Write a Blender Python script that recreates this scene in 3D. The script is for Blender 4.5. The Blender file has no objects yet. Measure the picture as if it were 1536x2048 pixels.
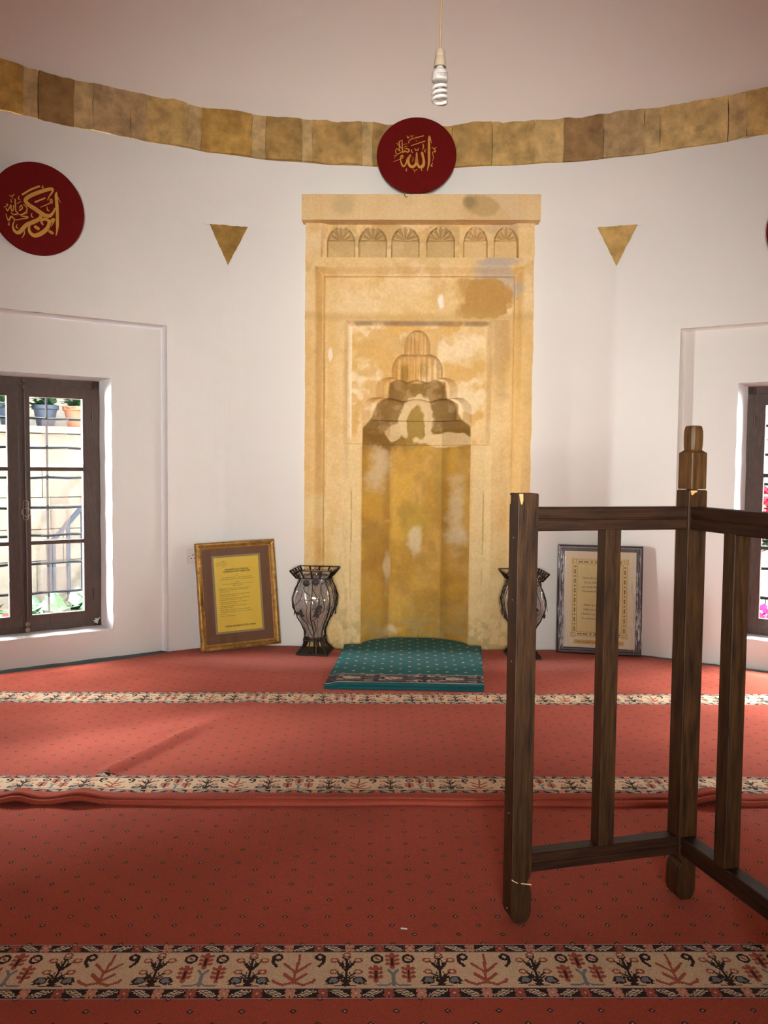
import bpy, bmesh, math, random
import numpy as np
from math import sin, cos, tan, pi, radians, degrees, sqrt, atan2, hypot
from mathutils import Vector, Matrix
random.seed(3)
RNG = np.random.RandomState(5)
scn = bpy.context.scene
COL = scn.collection

# ------------------------------------------------------------------ camera, sky, sun, daylight, exposure
FPX, EYE, HOR, YAW, ROLL = 1660.0, 1.2, 932.0, radians(1.7), radians(0.53)
_p = math.atan((1024 - HOR) / FPX)
_F0 = Vector((-sin(YAW), cos(YAW), 0)); _R0 = Vector((cos(YAW), sin(YAW), 0)); _U0 = Vector((0, 0, 1))
CF = _F0 * cos(_p) - _U0 * sin(_p)
_u = _U0 * cos(_p) + _F0 * sin(_p)
CR = _R0 * cos(ROLL) + _u * sin(ROLL)
CU = _u * cos(ROLL) - _R0 * sin(ROLL)
CAM = Vector((0, 0, EYE))
cd = bpy.data.cameras.new('camera'); co = bpy.data.objects.new('camera', cd); COL.objects.link(co)
cd.sensor_fit = 'VERTICAL'; cd.sensor_height = 36.0; cd.lens = FPX / 2048 * 36.0; cd.clip_start = 0.02; cd.clip_end = 200
co.matrix_world = Matrix(((CR.x, CU.x, -CF.x, CAM.x), (CR.y, CU.y, -CF.y, CAM.y), (CR.z, CU.z, -CF.z, CAM.z), (0, 0, 0, 1)))
scn.camera = co

w = bpy.data.worlds.new('world'); scn.world = w; w.use_nodes = True
nt = w.node_tree; bg = nt.nodes['Background']
bg.inputs[0].default_value = (0.80, 0.90, 1.0, 1); bg.inputs[1].default_value = 3.1

def lamp(name, kind, loc, target, energy, size=(1, 1), color=(1, 1, 1)):
    l = bpy.data.lights.new(name, kind); o = bpy.data.objects.new(name, l); COL.objects.link(o)
    l.energy = energy; l.color = color
    if kind == 'AREA':
        l.shape = 'RECTANGLE'; l.size, l.size_y = size
    d = Vector(target) - Vector(loc)
    o.location = loc; o.rotation_euler = d.to_track_quat('-Z', 'Y').to_euler()
    return o
sun = lamp('sun', 'SUN', (0, -5, 12), (0.8, 1.2, 0), 0.2, color=(1, 0.95, 0.88)); sun.data.angle = radians(3)
# daylight falling in at the two windows and at the open door behind the camera
LWIN = (-2.147, 4.583); RWIN = (2.326, 4.672)
for nm_, loc_, tgt_, pw_, c_ in (('daylight_left_window', (-4.6, 4.2, 1.05), (-2.0, 4.6, 1.1), 2900, (0.97, 0.98, 1.0)),
                           ('daylight_right_window', (4.85, 4.4, 1.05), (2.2, 4.7, 1.1), 380, (1.0, 0.98, 0.96))):
    lamp(nm_, 'AREA', loc_, tgt_, pw_, (1.7, 1.9), c_).data.spread = radians(76)
for nm_, loc_, tgt_, pw_ in (('skylight_left_window', (-3.25, 5.85, 2.9), (-1.7, 4.15, 0.4), 1500), ('skylight_right_window', (3.40, 6.05, 2.9), (1.9, 4.2, 0.4), 850)):
    lamp(nm_, 'AREA', loc_, tgt_, pw_, (2.2, 1.0), (0.95, 0.98, 1.0)).data.spread = radians(125)
lamp('daylight_door', 'AREA', (0.06, -2.35, 1.45), (0.02, 5.3, 1.80), 36, (1.1, 1.5), (1.0, 0.995, 0.965)).data.spread = radians(46)

vs = scn.view_settings
vs.view_transform = 'Standard'; vs.look = 'None'; vs.gamma = 1.0; vs.use_curve_mapping = False
vs.exposure = 0.03
scn.display_settings.display_device = 'sRGB'
scn.cycles.max_bounces = 14; scn.cycles.diffuse_bounces = 8; scn.cycles.transparent_max_bounces = 24
scn.cycles.sample_clamp_indirect = 6.0
scn.cycles.use_denoising = True
scn.cycles.caustics_reflective = False; scn.cycles.caustics_refractive = False

# ------------------------------------------------------------------ pixel -> world helpers
def ray(x, y): return CF + CR * ((x - 768) / FPX) - CU * ((y - 1024) / FPX)
def on_z(x, y, z=0.0):
    d = ray(x, y); return CAM + d * ((z - EYE) / d.z)
def on_y(x, y, Y):
    d = ray(x, y); return CAM + d * (Y / d.y)

# ------------------------------------------------------------------ noise (numpy)
_LAT = RNG.rand(256, 256)
def vnoise(x, y):
    xi = np.floor(x).astype(int); yi = np.floor(y).astype(int)
    fx = x - xi; fy = y - yi
    fx = fx * fx * (3 - 2 * fx); fy = fy * fy * (3 - 2 * fy)
    a = _LAT[xi % 256, yi % 256]; b = _LAT[(xi + 1) % 256, yi % 256]
    c = _LAT[xi % 256, (yi + 1) % 256]; d = _LAT[(xi + 1) % 256, (yi + 1) % 256]
    return (a * (1 - fx) + b * fx) * (1 - fy) + (c * (1 - fx) + d * fx) * fy
def fbm(x, y, s=1.0, o=4, seed=0):
    t = 0; a = 0.5; n = 0
    for i in range(o):
        t = t + a * vnoise(x * s + 17.3 * (seed + i) + 40, y * s + 9.1 * (seed + 2 * i) + 60); n += a
        s *= 2.03; a *= 0.5
    return t / n
def sst(a, b, x):
    t = np.clip((x - a) / (b - a), 0, 1); return t * t * (3 - 2 * t)

# ------------------------------------------------------------------ materials
def mat(name, col, rough=0.6, var=0.0, vscale=8.0, bump=0.0, bscale=120.0, metal=0.0, spec=0.4, sheen=0.0, attr=None, col2=None, stretch=None, coat=0.0):
    m = bpy.data.materials.new(name); m.use_nodes = True
    n = m.node_tree.nodes; L = m.node_tree.links; b = n['Principled BSDF']
    b.inputs['Roughness'].default_value = rough; b.inputs['Metallic'].default_value = metal
    b.inputs['Specular IOR Level'].default_value = spec
    b.inputs['Sheen Weight'].default_value = sheen
    b.inputs['Coat Weight'].default_value = coat
    b.inputs['Base Color'].default_value = (*col, 1)
    tc = n.new('ShaderNodeTexCoord'); src = tc.outputs['Object']
    if stretch:
        mp = n.new('ShaderNodeMapping'); mp.inputs['Scale'].default_value = stretch
        L.new(src, mp.inputs[0]); src = mp.outputs[0]
    colout = None
    if attr:
        a = n.new('ShaderNodeVertexColor'); a.layer_name = attr; colout = a.outputs['Color']
    if var or col2:
        t = n.new('ShaderNodeTexNoise'); t.inputs['Scale'].default_value = vscale; t.inputs['Detail'].default_value = 6; t.inputs['Roughness'].default_value = 0.6
        L.new(src, t.inputs['Vector'])
        r = n.new('ShaderNodeValToRGB'); r.color_ramp.elements[0].position = 0.32; r.color_ramp.elements[1].position = 0.68
        L.new(t.outputs['Fac'], r.inputs[0])
        if attr:
            k0, k1 = 1 - var, 1 + var
            r.color_ramp.elements[0].color = (k0, k0, k0, 1); r.color_ramp.elements[1].color = (k1, k1, k1, 1)
            mx = n.new('ShaderNodeMix'); mx.data_type = 'RGBA'; mx.blend_type = 'MULTIPLY'; mx.inputs[0].default_value = 1
            L.new(colout, mx.inputs[6]); L.new(r.outputs[0], mx.inputs[7]); colout = mx.outputs[2]
        else:
            c2 = col2 or tuple(c * (1 + var) for c in col)
            c1 = col if col2 else tuple(c * (1 - var) for c in col)
            r.color_ramp.elements[0].color = (*c1, 1); r.color_ramp.elements[1].color = (*c2, 1); colout = r.outputs[0]
    if colout is not None: L.new(colout, b.inputs['Base Color'])
    if bump:
        t = n.new('ShaderNodeTexNoise'); t.inputs['Scale'].default_value = bscale; t.inputs['Detail'].default_value = 4
        L.new(src, t.inputs['Vector'])
        bp = n.new('ShaderNodeBump'); bp.inputs['Strength'].default_value = bump; bp.inputs['Distance'].default_value = 0.01
        L.new(t.outputs['Fac'], bp.inputs['Height']); L.new(bp.outputs[0], b.inputs['Normal'])
    return m
M = {}
M['plaster'] = mat('plaster', (0.80, 0.770, 0.705), 0.9, 0.02, 1.3, 0.10, 9, spec=0.2)
M['dome'] = mat('dome_plaster', (0.85, 0.75, 0.655), 0.9, 0.02, 1.1, 0.10, 7, spec=0.2)
M['white'] = mat('white_reveal_paint', (0.88, 0.88, 0.87), 0.7, 0.02, 6, 0.12, 25, spec=0.3)
M['stone'] = mat('carved_stone', (0.6, 0.4, 0.2), 0.85, 0.07, 60, 0.25, 160, spec=0.2, attr='tint')
M['ring'] = mat('ring_stone', (0.42, 0.27, 0.11), 0.9, 0.30, 13, 0.9, 70, spec=0.15, attr='tint')
M['wood'] = mat('dark_stained_wood', (0.013, 0.0052, 0.0018), 0.5, 0, 14, 0.12, 60, col2=(0.070, 0.029, 0.0075), stretch=(6, 6, 0.55), spec=0.28)
M['woodh'] = mat('dark_stained_wood_rail', (0.012, 0.0045, 0.002), 0.5, 0, 14, 0.12, 60, col2=(0.046, 0.017, 0.006), stretch=(0.55, 6, 6), spec=0.28)
M['woodf'] = mat('worn_wood_finial', (0.055, 0.024, 0.006), 0.5, 0, 14, 0.12, 60, col2=(0.14, 0.065, 0.018), stretch=(6, 6, 0.8), spec=0.4)
M['chip'] = mat('bare_wood', (0.70, 0.36, 0.12), 0.7, 0.15, 60)
M['chipw'] = mat('raw_split_wood', (0.75, 0.58, 0.36), 0.7, 0.1, 60)
M['winwood'] = mat('window_brown_paint', (0.080, 0.049, 0.036), 0.45, 0.25, 20, 0.15, 60, stretch=(4, 4, 1), spec=0.5)
M['iron'] = mat('black_iron', (0.0035, 0.0035, 0.004), 0.8, 0.3, 40, 0.1, 150, spec=.03)
M['ironv'] = mat('dark_bronze_iron', (0.030, 0.021, 0.016), 0.42, 0.4, 60, 0.3, 200, metal=0.7)
M['brass'] = mat('worn_brass', (0.45, 0.36, 0.27), 0.35, 0.3, 60, metal=0.9)
M['red'] = mat('red_painted_disc', (0.135, 0.0040, 0.0026), 0.7, 0.10, 14, 0.05, 200, spec=0.12)
M['gold'] = mat('gold_paint', (0.58, 0.30, 0.045), 0.45, 0.08, 60)
M['black'] = mat('black_hole', (0.01, 0.006, 0.006), 0.9)
M['socket'] = mat('white_plastic', (0.74, 0.69, 0.63), 0.4, 0.02, 30)
M['cord'] = mat('aged_cord', (0.36, 0.25, 0.12), 0.6, 0.1, 80)
M['holder'] = mat('aged_bakelite', (0.42, 0.33, 0.22), 0.5, 0.08, 60)
M['bulb'] = mat('bulb_ballast', (0.52, 0.48, 0.42), 0.4, 0.02, 60)
M['tube'] = mat('fluorescent_tube', (0.66, 0.61, 0.55), 0.25, 0.02, 60, coat=0.4)
M['teal'] = None
M['underlay'] = mat('dark_teal_underlay', (0.012, 0.045, 0.048), 0.95, 0.3, 60, 0.4, 200, sheen=0.2)
M['paperink'] = mat('print_ink', (0.09, 0.055, 0.02), 0.8)
M['ink'] = mat('dark_ink', (0.05, 0.03, 0.02), 0.8)
M['yellow'] = mat('yellow_paper', (0.86, 0.56, 0.05), 0.45, 0.02, 8)
M['mount'] = mat('brown_mount', (0.17, 0.066, 0.024), 0.6, 0.05, 30)
M['fillet'] = mat('olive_grey_fillet', (0.33, 0.25, 0.10), 0.5, 0.05, 30)
M['goldf'] = mat('antique_gold_frame', (0.20, 0.10, 0.02), 0.36, 0, 30, 0.4, 120, metal=0.55, col2=(0.55, 0.32, 0.08))
M['goldb'] = mat('bright_gold_bead', (0.80, 0.52, 0.20), 0.3, 0.2, 60, metal=0.7)
M['mahog'] = mat('mahogany_frame', (0.045, 0.014, 0.010), 0.4, 0.3, 30, spec=0.5)
M['cream'] = mat('cream_paper', (0.95, 0.78, 0.52), 0.6, 0.03, 12)
M['creamy'] = mat('yellow_cream_paper', (0.93, 0.71, 0.30), 0.6, 0.03, 12)
M['orn'] = mat('ornament_ink', (0.50, 0.25, 0.06), 0.7)
M['orn2'] = mat('ornament_dark_ink', (0.28, 0.15, 0.06), 0.7)
M['plaque'] = mat('yellow_plaque', (0.80, 0.47, 0.12), 0.5)
M['extstone'] = mat('terrace_limestone', (0.40, 0.37, 0.31), 0.9, 0.18, 9, 0.5, 30)
M['extground'] = mat('dark_paving', (0.12, 0.11, 0.09), 0.9, 0.12, 5)  # paving darkened too, against bounce onto the terrace wall
M['kerb'] = mat('reddish_kerb', (0.30, 0.11, 0.09), 0.8, 0.1, 12)
M['railing'] = mat('blue_grey_paint', (0.055, 0.075, 0.12), 0.45, 0.1, 12)
M['leaf'] = mat('green_leaf', (0.03, 0.10, 0.035), 0.55, 0.4, 25)
M['outer'] = mat('dark_outer_stone', (0.10, 0.085, 0.065), 0.9, 0.2, 9)  # outer wall face kept dark so less light bounces onto the terrace
M['terra'] = mat('terracotta_pot', (0.62, 0.25, 0.16), 0.8, 0.1, 12)
M['pink'] = mat('pink_petals', (0.85, 0.04, 0.25), 0.6, 0.3, 30)
M['redp'] = mat('red_petals', (0.75, 0.03, 0.07), 0.6, 0.3, 30)
M['litter'] = mat('white_scrap', (0.85, 0.8, 0.75), 0.8)

def thin_glass(name, tint, gloss, rough, bump=0.0, bscale=18, milk=0.0, milkcol=(0.9, 0.9, 0.9), stretch=None, trans=True):
    m = bpy.data.materials.new(name); m.use_nodes = True
    n = m.node_tree.nodes; L = m.node_tree.links; n.remove(n['Principled BSDF'])
    out = n['Material Output']
    tr = n.new('ShaderNodeBsdfTransparent'); tr.inputs[0].default_value = (*tint, 1)
    gl = n.new('ShaderNodeBsdfGlossy'); gl.inputs['Roughness'].default_value = rough
    fr = n.new('ShaderNodeFresnel'); fr.inputs[0].default_value = 1.5
    mu = n.new('ShaderNodeMath'); mu.operation = 'MULTIPLY'; mu.inputs[1].default_value = gloss; mu.use_clamp = True
    L.new(fr.outputs[0], mu.inputs[0])
    mx = n.new('ShaderNodeMixShader'); L.new(mu.outputs[0], mx.inputs[0]); L.new(tr.outputs[0], mx.inputs[1]); L.new(gl.outputs[0], mx.inputs[2])
    last = mx
    if milk:
        df = n.new('ShaderNodeBsdfDiffuse'); df.inputs[0].default_value = (*milkcol, 1)
        tl = n.new('ShaderNodeBsdfTranslucent'); tl.inputs[0].default_value = (*milkcol, 1)
        ad = n.new('ShaderNodeMixShader'); L.new(df.outputs[0], ad.inputs[1]); L.new(tl.outputs[0] if trans else df.outputs[0], ad.inputs[2])
        m2 = n.new('ShaderNodeMixShader'); m2.inputs[0].default_value = milk
        L.new(mx.outputs[0], m2.inputs[1]); L.new(ad.outputs[0], m2.inputs[2]); last = m2
        if stretch:
            tc = n.new('ShaderNodeTexCoord'); mp = n.new('ShaderNodeMapping'); mp.inputs['Scale'].default_value = stretch
            t = n.new('ShaderNodeTexNoise'); t.inputs['Scale'].default_value = 1.0; t.inputs['Detail'].default_value = 5
            L.new(tc.outputs['Object'], mp.inputs[0]); L.new(mp.outputs[0], t.inputs['Vector'])
            mr = n.new('ShaderNodeMapRange'); mr.inputs[1].default_value = 0.45; mr.inputs[2].default_value = 0.72; mr.inputs[3].default_value = milk * 0.3; mr.inputs[4].default_value = min(1, milk * 2.6)
            L.new(t.outputs['Fac'], mr.inputs[0]); L.new(mr.outputs[0], m2.inputs[0])
    L.new(last.outputs[0], out.inputs[0])
    if bump:
        tc = n.new('ShaderNodeTexCoord'); t = n.new('ShaderNodeTexNoise'); t.inputs['Scale'].default_value = bscale; t.inputs['Detail'].default_value = 3
        if stretch:
            mp = n.new('ShaderNodeMapping'); mp.inputs['Scale'].default_value = stretch; L.new(tc.outputs['Object'], mp.inputs[0]); L.new(mp.outputs[0], t.inputs['Vector']); t.inputs['Scale'].default_value = 1.0
        else: L.new(tc.outputs['Object'], t.inputs['Vector'])
        bp = n.new('ShaderNodeBump'); bp.inputs['Strength'].default_value = bump; bp.inputs['Distance'].default_value = 0.01
        L.new(t.outputs['Fac'], bp.inputs['Height']); L.new(bp.outputs[0], gl.inputs['Normal'])
        if name != 'stretch_wrap': L.new(bp.outputs[0], fr.inputs['Normal'])
    return m
M['pane'] = thin_glass('window_glass', (0.97, 0.98, 0.98), 0.8, 0.02)
M['vaseglass'] = thin_glass('blown_glass', (0.96, 0.95, 0.93), 5.0, 0.10, 1.0, 14, milk=0.17, milkcol=(.95, .93, .90))
M['pframe'] = thin_glass('picture_glass', (0.99, 0.99, 0.99), 0.7, 0.03)
M['sheet'] = thin_glass('cloudy_reflection', (1, 1, 1), 0.5, 0.2, milk=0.30, trans=False)
M['wrap'] = thin_glass('stretch_wrap', (1, 1, 1), 0.8, 0.16, 0.9, 1.0, milk=0.035, stretch=(150, 150, 7))

# ------------------------------------------------------------------ mesh helpers
class MB:
    def __init__(s): s.v = []; s.f = []
    def add(s, vs_, fs):
        k = len(s.v); s.v += [tuple(v) for v in vs_]; s.f += [tuple(i + k for i in f) for f in fs]; return s
    def box(s, c, d, R=None, b=0.0):
        """box centred c, size d, optional 3x3 rotation, bevelled vertical and horizontal edges"""
        hx, hy, hz = d[0] / 2, d[1] / 2, d[2] / 2
        R = R or Matrix.Identity(3); c = Vector(c)
        if b <= 0:
            vs_ = [c + R @ Vector((x, y, z)) for z in (-hz, hz) for x, y in ((-hx, -hy), (hx, -hy), (hx, hy), (-hx, hy))]
            return s.add(vs_, [(3, 2, 1, 0), (4, 5, 6, 7), (0, 1, 5, 4), (1, 2, 6, 5), (2, 3, 7, 6), (3, 0, 4, 7)])
        b = min(b, hx * .9, hy * .9, hz * .9)
        def ringp(i, z):
            return [c + R @ Vector((x, y, z)) for x, y in ((-hx + b + i, -hy + i), (hx - b - i, -hy + i), (hx - i, -hy + b + i), (hx - i, hy - b - i), (hx - b - i, hy - i), (-hx + b + i, hy - i), (-hx + i, hy - b - i), (-hx + i, -hy + b + i))]
        rings = [ringp(b * .7, -hz), ringp(0, -hz + b), ringp(0, hz - b), ringp(b * .7, hz)]
        vs_ = [p for r in rings for p in r]; fs = [tuple(reversed(range(8))), tuple(range(24, 32))]
        for k in range(3):
            for i in range(8):
                j = (i + 1) % 8; fs.append((k * 8 + i, k * 8 + j, (k + 1) * 8 + j, (k + 1) * 8 + i))
        return s.add(vs_, fs)
    def prism(s, poly, a, b, fn):
        """polygon list of 2D points extruded from a to b; fn(u,v,w)->3D"""
        n = len(poly)
        vs_ = [fn(u, v, a) for u, v in poly] + [fn(u, v, b) for u, v in poly]
        fs = [tuple(reversed(range(n))), tuple(range(n, 2 * n))] + [(i, (i + 1) % n, n + (i + 1) % n, n + i) for i in range(n)]
        return s.add(vs_, fs)
    def tube(s, pts, r, n=8, closed=False):
        pts = [Vector(p) for p in pts]; m = len(pts); rr = r if isinstance(r, (list, tuple)) else [r] * m
        vs_ = []; up = None
        for i, p in enumerate(pts):
            t = (pts[(i + 1) % m] - pts[i - 1]) if closed else (pts[min(i + 1, m - 1)] - pts[max(i - 1, 0)])
            t = t.normalized() if t.length > 1e-9 else Vector((0, 0, 1))
            if up is None: up = Vector((0, 0, 1)) if abs(t.z) < .9 else Vector((1, 0, 0))
            a = (up - t * up.dot(t))
            if a.length < 1e-4: a = t.orthogonal()
            a.normalize(); b2 = t.cross(a); up = a
            for k in range(n):
                q = 2 * pi * k / n; vs_.append(p + a * (cos(q) * rr[i]) + b2 * (sin(q) * rr[i]))
        fs = []
        for i in range(m if closed else m - 1):
            for k in range(n):
                j = (i + 1) % m; fs.append((i * n + k, i * n + (k + 1) % n, j * n + (k + 1) % n, j * n + k))
        if not closed: fs += [tuple(reversed(range(n))), tuple(range((m - 1) * n, m * n))]
        return s.add(vs_, fs)
    def lathe(s, prof, c, n=24, cap=True):
        c = Vector(c); vs_ = [c + Vector((r * cos(2 * pi * k / n), r * sin(2 * pi * k / n), z)) for r, z in prof for k in range(n)]
        fs = [(i * n + k, i * n + (k + 1) % n, (i + 1) * n + (k + 1) % n, (i + 1) * n + k) for i in range(len(prof) - 1) for k in range(n)]
        if cap: fs += [tuple(reversed(range(n))), tuple(range((len(prof) - 1) * n, len(prof) * n))]
        return s.add(vs_, fs)
    def xf(s, mtx):
        s.v = [tuple(mtx @ Vector(v)) for v in s.v]; return s
    def build(s, name, m, parent=None, smooth=False, fix=True):
        me = bpy.data.meshes.new(name); me.from_pydata(s.v, [], s.f)
        if fix:
            bm = bmesh.new(); bm.from_mesh(me); bmesh.ops.recalc_face_normals(bm, faces=bm.faces); bm.to_mesh(me); bm.free()
        me.materials.append(m)
        if smooth:
            me.polygons.foreach_set('use_smooth', [True] * len(me.polygons))
            if smooth != 'all': me.set_sharp_from_angle(angle=radians(smooth if smooth is not True else 40))
        o = bpy.data.objects.new(name, me); COL.objects.link(o)
        if parent: o.parent = parent
        return o
def empty(name, loc=(0, 0, 0), rz=0):
    o = bpy.data.objects.new(name, None); COL.objects.link(o); o.location = loc; o.rotation_euler = (0, 0, rz); o.empty_display_size = .1; return o
def tag(o, label=None, cat=None, group=None, kind=None):
    if label: o['label'] = label
    if cat: o['category'] = cat
    if group: o['group'] = group
    if kind: o['kind'] = kind
    return o
def grid_mesh(name, X, Y, Z, m, parent=None, color=None, smooth=True, skirt=None, wrap=False):
    """X,Y,Z arrays (rows, cols) -> mesh. color (rows,cols,3) optional. skirt: callable mapping boundary verts back"""
    r, c = X.shape
    co_ = np.stack([X, Y, Z], -1).reshape(-1, 3)
    idx = np.arange(r * c).reshape(r, c)
    q = np.stack([idx[:-1, :-1], idx[:-1, 1:], idx[1:, 1:], idx[1:, :-1]], -1).reshape(-1, 4)
    if wrap:
        q = np.vstack([q, np.stack([idx[:-1, -1], idx[:-1, 0], idx[1:, 0], idx[1:, -1]], -1)])
    cols = None if color is None else color.reshape(-1, 3)
    if skirt is not None:
        b = np.concatenate([idx[0, :], idx[1:, -1], idx[-1, -2::-1], idx[-2:0:-1, 0]])
        bc = co_[b].copy(); bc = skirt(bc); k0 = len(co_)
        co_ = np.vstack([co_, bc]); n = len(b); bi = np.arange(n) + k0
        q = np.vstack([q, np.stack([np.roll(b, -1), b, bi, np.roll(bi, -1)], -1)])
        if cols is not None: cols = np.vstack([cols, cols[b]])
    me = bpy.data.meshes.new(name)
    me.vertices.add(len(co_)); me.vertices.foreach_set('co', co_.astype(np.float32).ravel())
    me.loops.add(len(q) * 4); me.loops.foreach_set('vertex_index', q.astype(np.int32).ravel())
    me.polygons.add(len(q)); me.polygons.foreach_set('loop_start', np.arange(0, len(q) * 4, 4, dtype=np.int32))
    me.polygons.foreach_set('loop_total', np.full(len(q), 4, dtype=np.int32))
    me.update(calc_edges=True)
    if cols is not None:
        a = me.color_attributes.new('tint', 'FLOAT_COLOR', 'POINT')
        a.data.foreach_set('color', np.hstack([cols, np.ones((len(cols), 1))]).astype(np.float32).ravel())
    if smooth: me.polygons.foreach_set('use_smooth', np.ones(len(q), dtype=bool)); 
    if smooth and smooth is not True: me.set_sharp_from_angle(angle=radians(smooth))
    me.materials.append(m)
    o = bpy.data.objects.new(name, me); COL.objects.link(o)
    if parent: o.parent = parent
    return o
def setcol(o, rgb):
    me = o.data; a = me.color_attributes.new('tint', 'FLOAT_COLOR', 'POINT')
    a.data.foreach_set('color', np.tile(np.array([*rgb, 1.0], np.float32), len(me.vertices)))

# ------------------------------------------------------------------ room shell
TOP_Z, APEX_Z, CLIP = 2.69, 2.49, 0.11
C0 = (0.06, 1.6)
V = [(1.28, 5.3), (-1.16, 5.3), (-3.134, 3.866), (-3.888, 1.545), (-3.134, -0.776), (-1.16, -2.21), (1.28, -2.21), (3.254, -0.776), (4.05, 1.545), (3.3715, 4.0433)]
NAMES = ['back', 'left', 'left_side', 'left_rear', 'rear_left', 'front', 'rear_right', 'right_rear', 'right_side', 'right']
# wall k runs from V[k] to V[k+1]; interior lies to its left when walked the other way
def wframe(k):
    a = Vector((*V[k], 0)); b = Vector((*V[(k + 1) % 10], 0)); d = (b - a); L = d.length; d.normalize()
    nrm = Vector((-d.y, d.x, 0))
    if nrm.dot(Vector((*C0, 0)) - a) < 0: nrm = -nrm
    return a, d, nrm, L
def wall_fn(k, flip=False):
    a, d, nrm, L = wframe(k)
    if flip: a, d = a + d * L, -d
    return lambda s, z, off=0.0: a + d * s + Vector((0, 0, z)) - nrm * off
def rect_grid(mb, fn, ss, zs, holes, off):
    """quads over breaks ss x zs except in holes (s0,s1,z0,z1)"""
    for i in range(len(ss) - 1):
        for j in range(len(zs) - 1):
            sm = (ss[i] + ss[i + 1]) / 2; zm = (zs[j] + zs[j + 1]) / 2
            if any(h[0] < sm < h[1] and h[2] < zm < h[3] for h in holes): continue
            mb.add([fn(ss[i], zs[j], off), fn(ss[i + 1], zs[j], off), fn(ss[i + 1], zs[j + 1], off), fn(ss[i], zs[j + 1], off)], [(0, 1, 2, 3)])
FIL = {0: 0.03, 1: 0.13}   # fillet length at the vertex V[k] (right corner, left corner)
WH = 2.49
def wobble(s, seed, a=0.004): return a * (math.sin(s * 7.1 + seed) + .6 * math.sin(s * 17.3 + 2 * seed))
def build_wall(k, kind, flip=False):
    fn = wall_fn(k, flip); L = wframe(k)[3]; mb = MB(); wmb = None
    e0, e1 = FIL.get(k, 0.03), FIL.get((k + 1) % 10, 0.03)
    if flip: e0, e1 = e1, e0
    out = []
    if kind == 'plain':
        rect_grid(mb, fn, [e0, L - e1], [0, WH], [], 0)
    elif kind == 'mihrab':
        # local s runs from the right corner (x = 1.28) towards the left
        s0, s1 = 1.28 - 0.745, 1.28 + 0.645
        rect_grid(mb, fn, [e0, s0, s1, L - e1], [0, WH], [(s0, s1, 0, WH)], 0)
    elif kind == 'door':
        c = L / 2; h = (c - .55, c + .55, 0, 2.15)
        rect_grid(mb, fn, [e0, h[0], h[1], L - e1], [0, 2.15, WH], [h], 0)
        for sgn, s_ in ((1, h[0]), (-1, h[1])):
            mb.add([fn(s_, 0, 0), fn(s_, 2.15, 0), fn(s_, 2.15, .5), fn(s_, 0, .5)], [(0, 1, 2, 3)])
        mb.add([fn(h[0], 2.15, 0), fn(h[1], 2.15, 0), fn(h[1], 2.15, .5), fn(h[0], 2.15, .5)], [(0, 1, 2, 3)])
    elif kind == 'window':
        r0, r1, rt, rd = 0.40, L - 0.40, 2.04, 0.05
        w0, w1, wz0, wz1 = 0.725, L - 0.725, 0.20, 1.705
        rect_grid(mb, fn, [e0, r0, r1, L - e1], [0, rt, WH], [(r0, r1, 0, rt)], 0); mb.add([fn(r0 - .004, 0, .004), fn(r0 - .004, rt + .004, .004), fn(r0 - .004, rt + .004, .06), fn(r0 - .004, 0, .06)], [(0, 1, 2, 3)])
        # recess back with the window opening
        rect_grid(mb, fn, [r0, w0, w1, r1], [0, wz0, wz1, rt], [(w0, w1, wz0, wz1)], rd)
        # soft rounded recess reveal: arc of 4 steps
        def edge(p, q, nvec):
            N = 5; prev = None
            for i in range(N + 1):
                t = i / N; ang = t * pi / 2
                o_in = .012 * (1 - cos(ang)); back = rd * 0.35 * sin(ang) if False else rd * t
                A = fn(p[0] + nvec[0] * (o_in - .012 + .004), p[1] + nvec[1] * (o_in - .012 + .004), back); B = fn(q[0] + nvec[0] * (o_in - .012 + .004), q[1] + nvec[1] * (o_in - .012 + .004), back)
                if prev: mb.add([prev[0], prev[1], B, A], [(0, 1, 2, 3)])
                prev = (A, B)
        emb = MB(); NS = 24
        for i in range(NS):
            ta, tb = i / NS, (i + 1) / NS
            for q in range(4):
                qa, qb = q / 4, (q + 1) / 4; fa, fb = .022 * (1 - cos(qa * pi / 2)) , .022 * (1 - cos(qb * pi / 2)); da, db = rd * sin(qa * pi / 2), rd * sin(qb * pi / 2)
                wa, wb = wobble(ta * 9, k, .0016), wobble(tb * 9, k, .0016)
                emb.add([fn(r0 + fa + wa, rt * ta, da), fn(r0 + fa + wb, rt * tb, da), fn(r0 + fb + wb, rt * tb, db), fn(r0 + fb + wa, rt * ta, db)], [(0, 1, 2, 3)])
                emb.add([fn(r1 - fa + wa, rt * ta, da), fn(r1 - fa + wb, rt * tb, da), fn(r1 - fb + wb, rt * tb, db), fn(r1 - fb + wa, rt * ta, db)], [(0, 1, 2, 3)])
                sa, sb = r0 + (r1 - r0) * ta, r0 + (r1 - r0) * tb
                emb.add([fn(sa, rt - fa + wa, da), fn(sb, rt - fa + wb, da), fn(sb, rt - fb + wb, db), fn(sa, rt - fb + wa, db)], [(0, 1, 2, 3)])
        # white painted reveal with an uneven plaster edge at the frame
        wmb = MB(); N = 26
        f0, f1, fz0, fz1, fd = 0.765, L - 0.765, 0.212, 1.690, 0.175
        path_o = []; path_i = []
        def seg(po, pi_, qo, qi):
            for i in range(N):
                t = i / N; path_o.append((po[0] + (qo[0] - po[0]) * t, po[1] + (qo[1] - po[1]) * t)); path_i.append((pi_[0] + (qi[0] - pi_[0]) * t, pi_[1] + (qi[1] - pi_[1]) * t))
        co_, ci = [(w0, wz0), (w1, wz0), (w1, wz1), (w0, wz1)], [(f0, fz0), (f1, fz0), (f1, fz1), (f0, fz1)]
        for i in range(4): seg(co_[i], ci[i], co_[(i + 1) % 4], ci[(i + 1) % 4])
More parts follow.
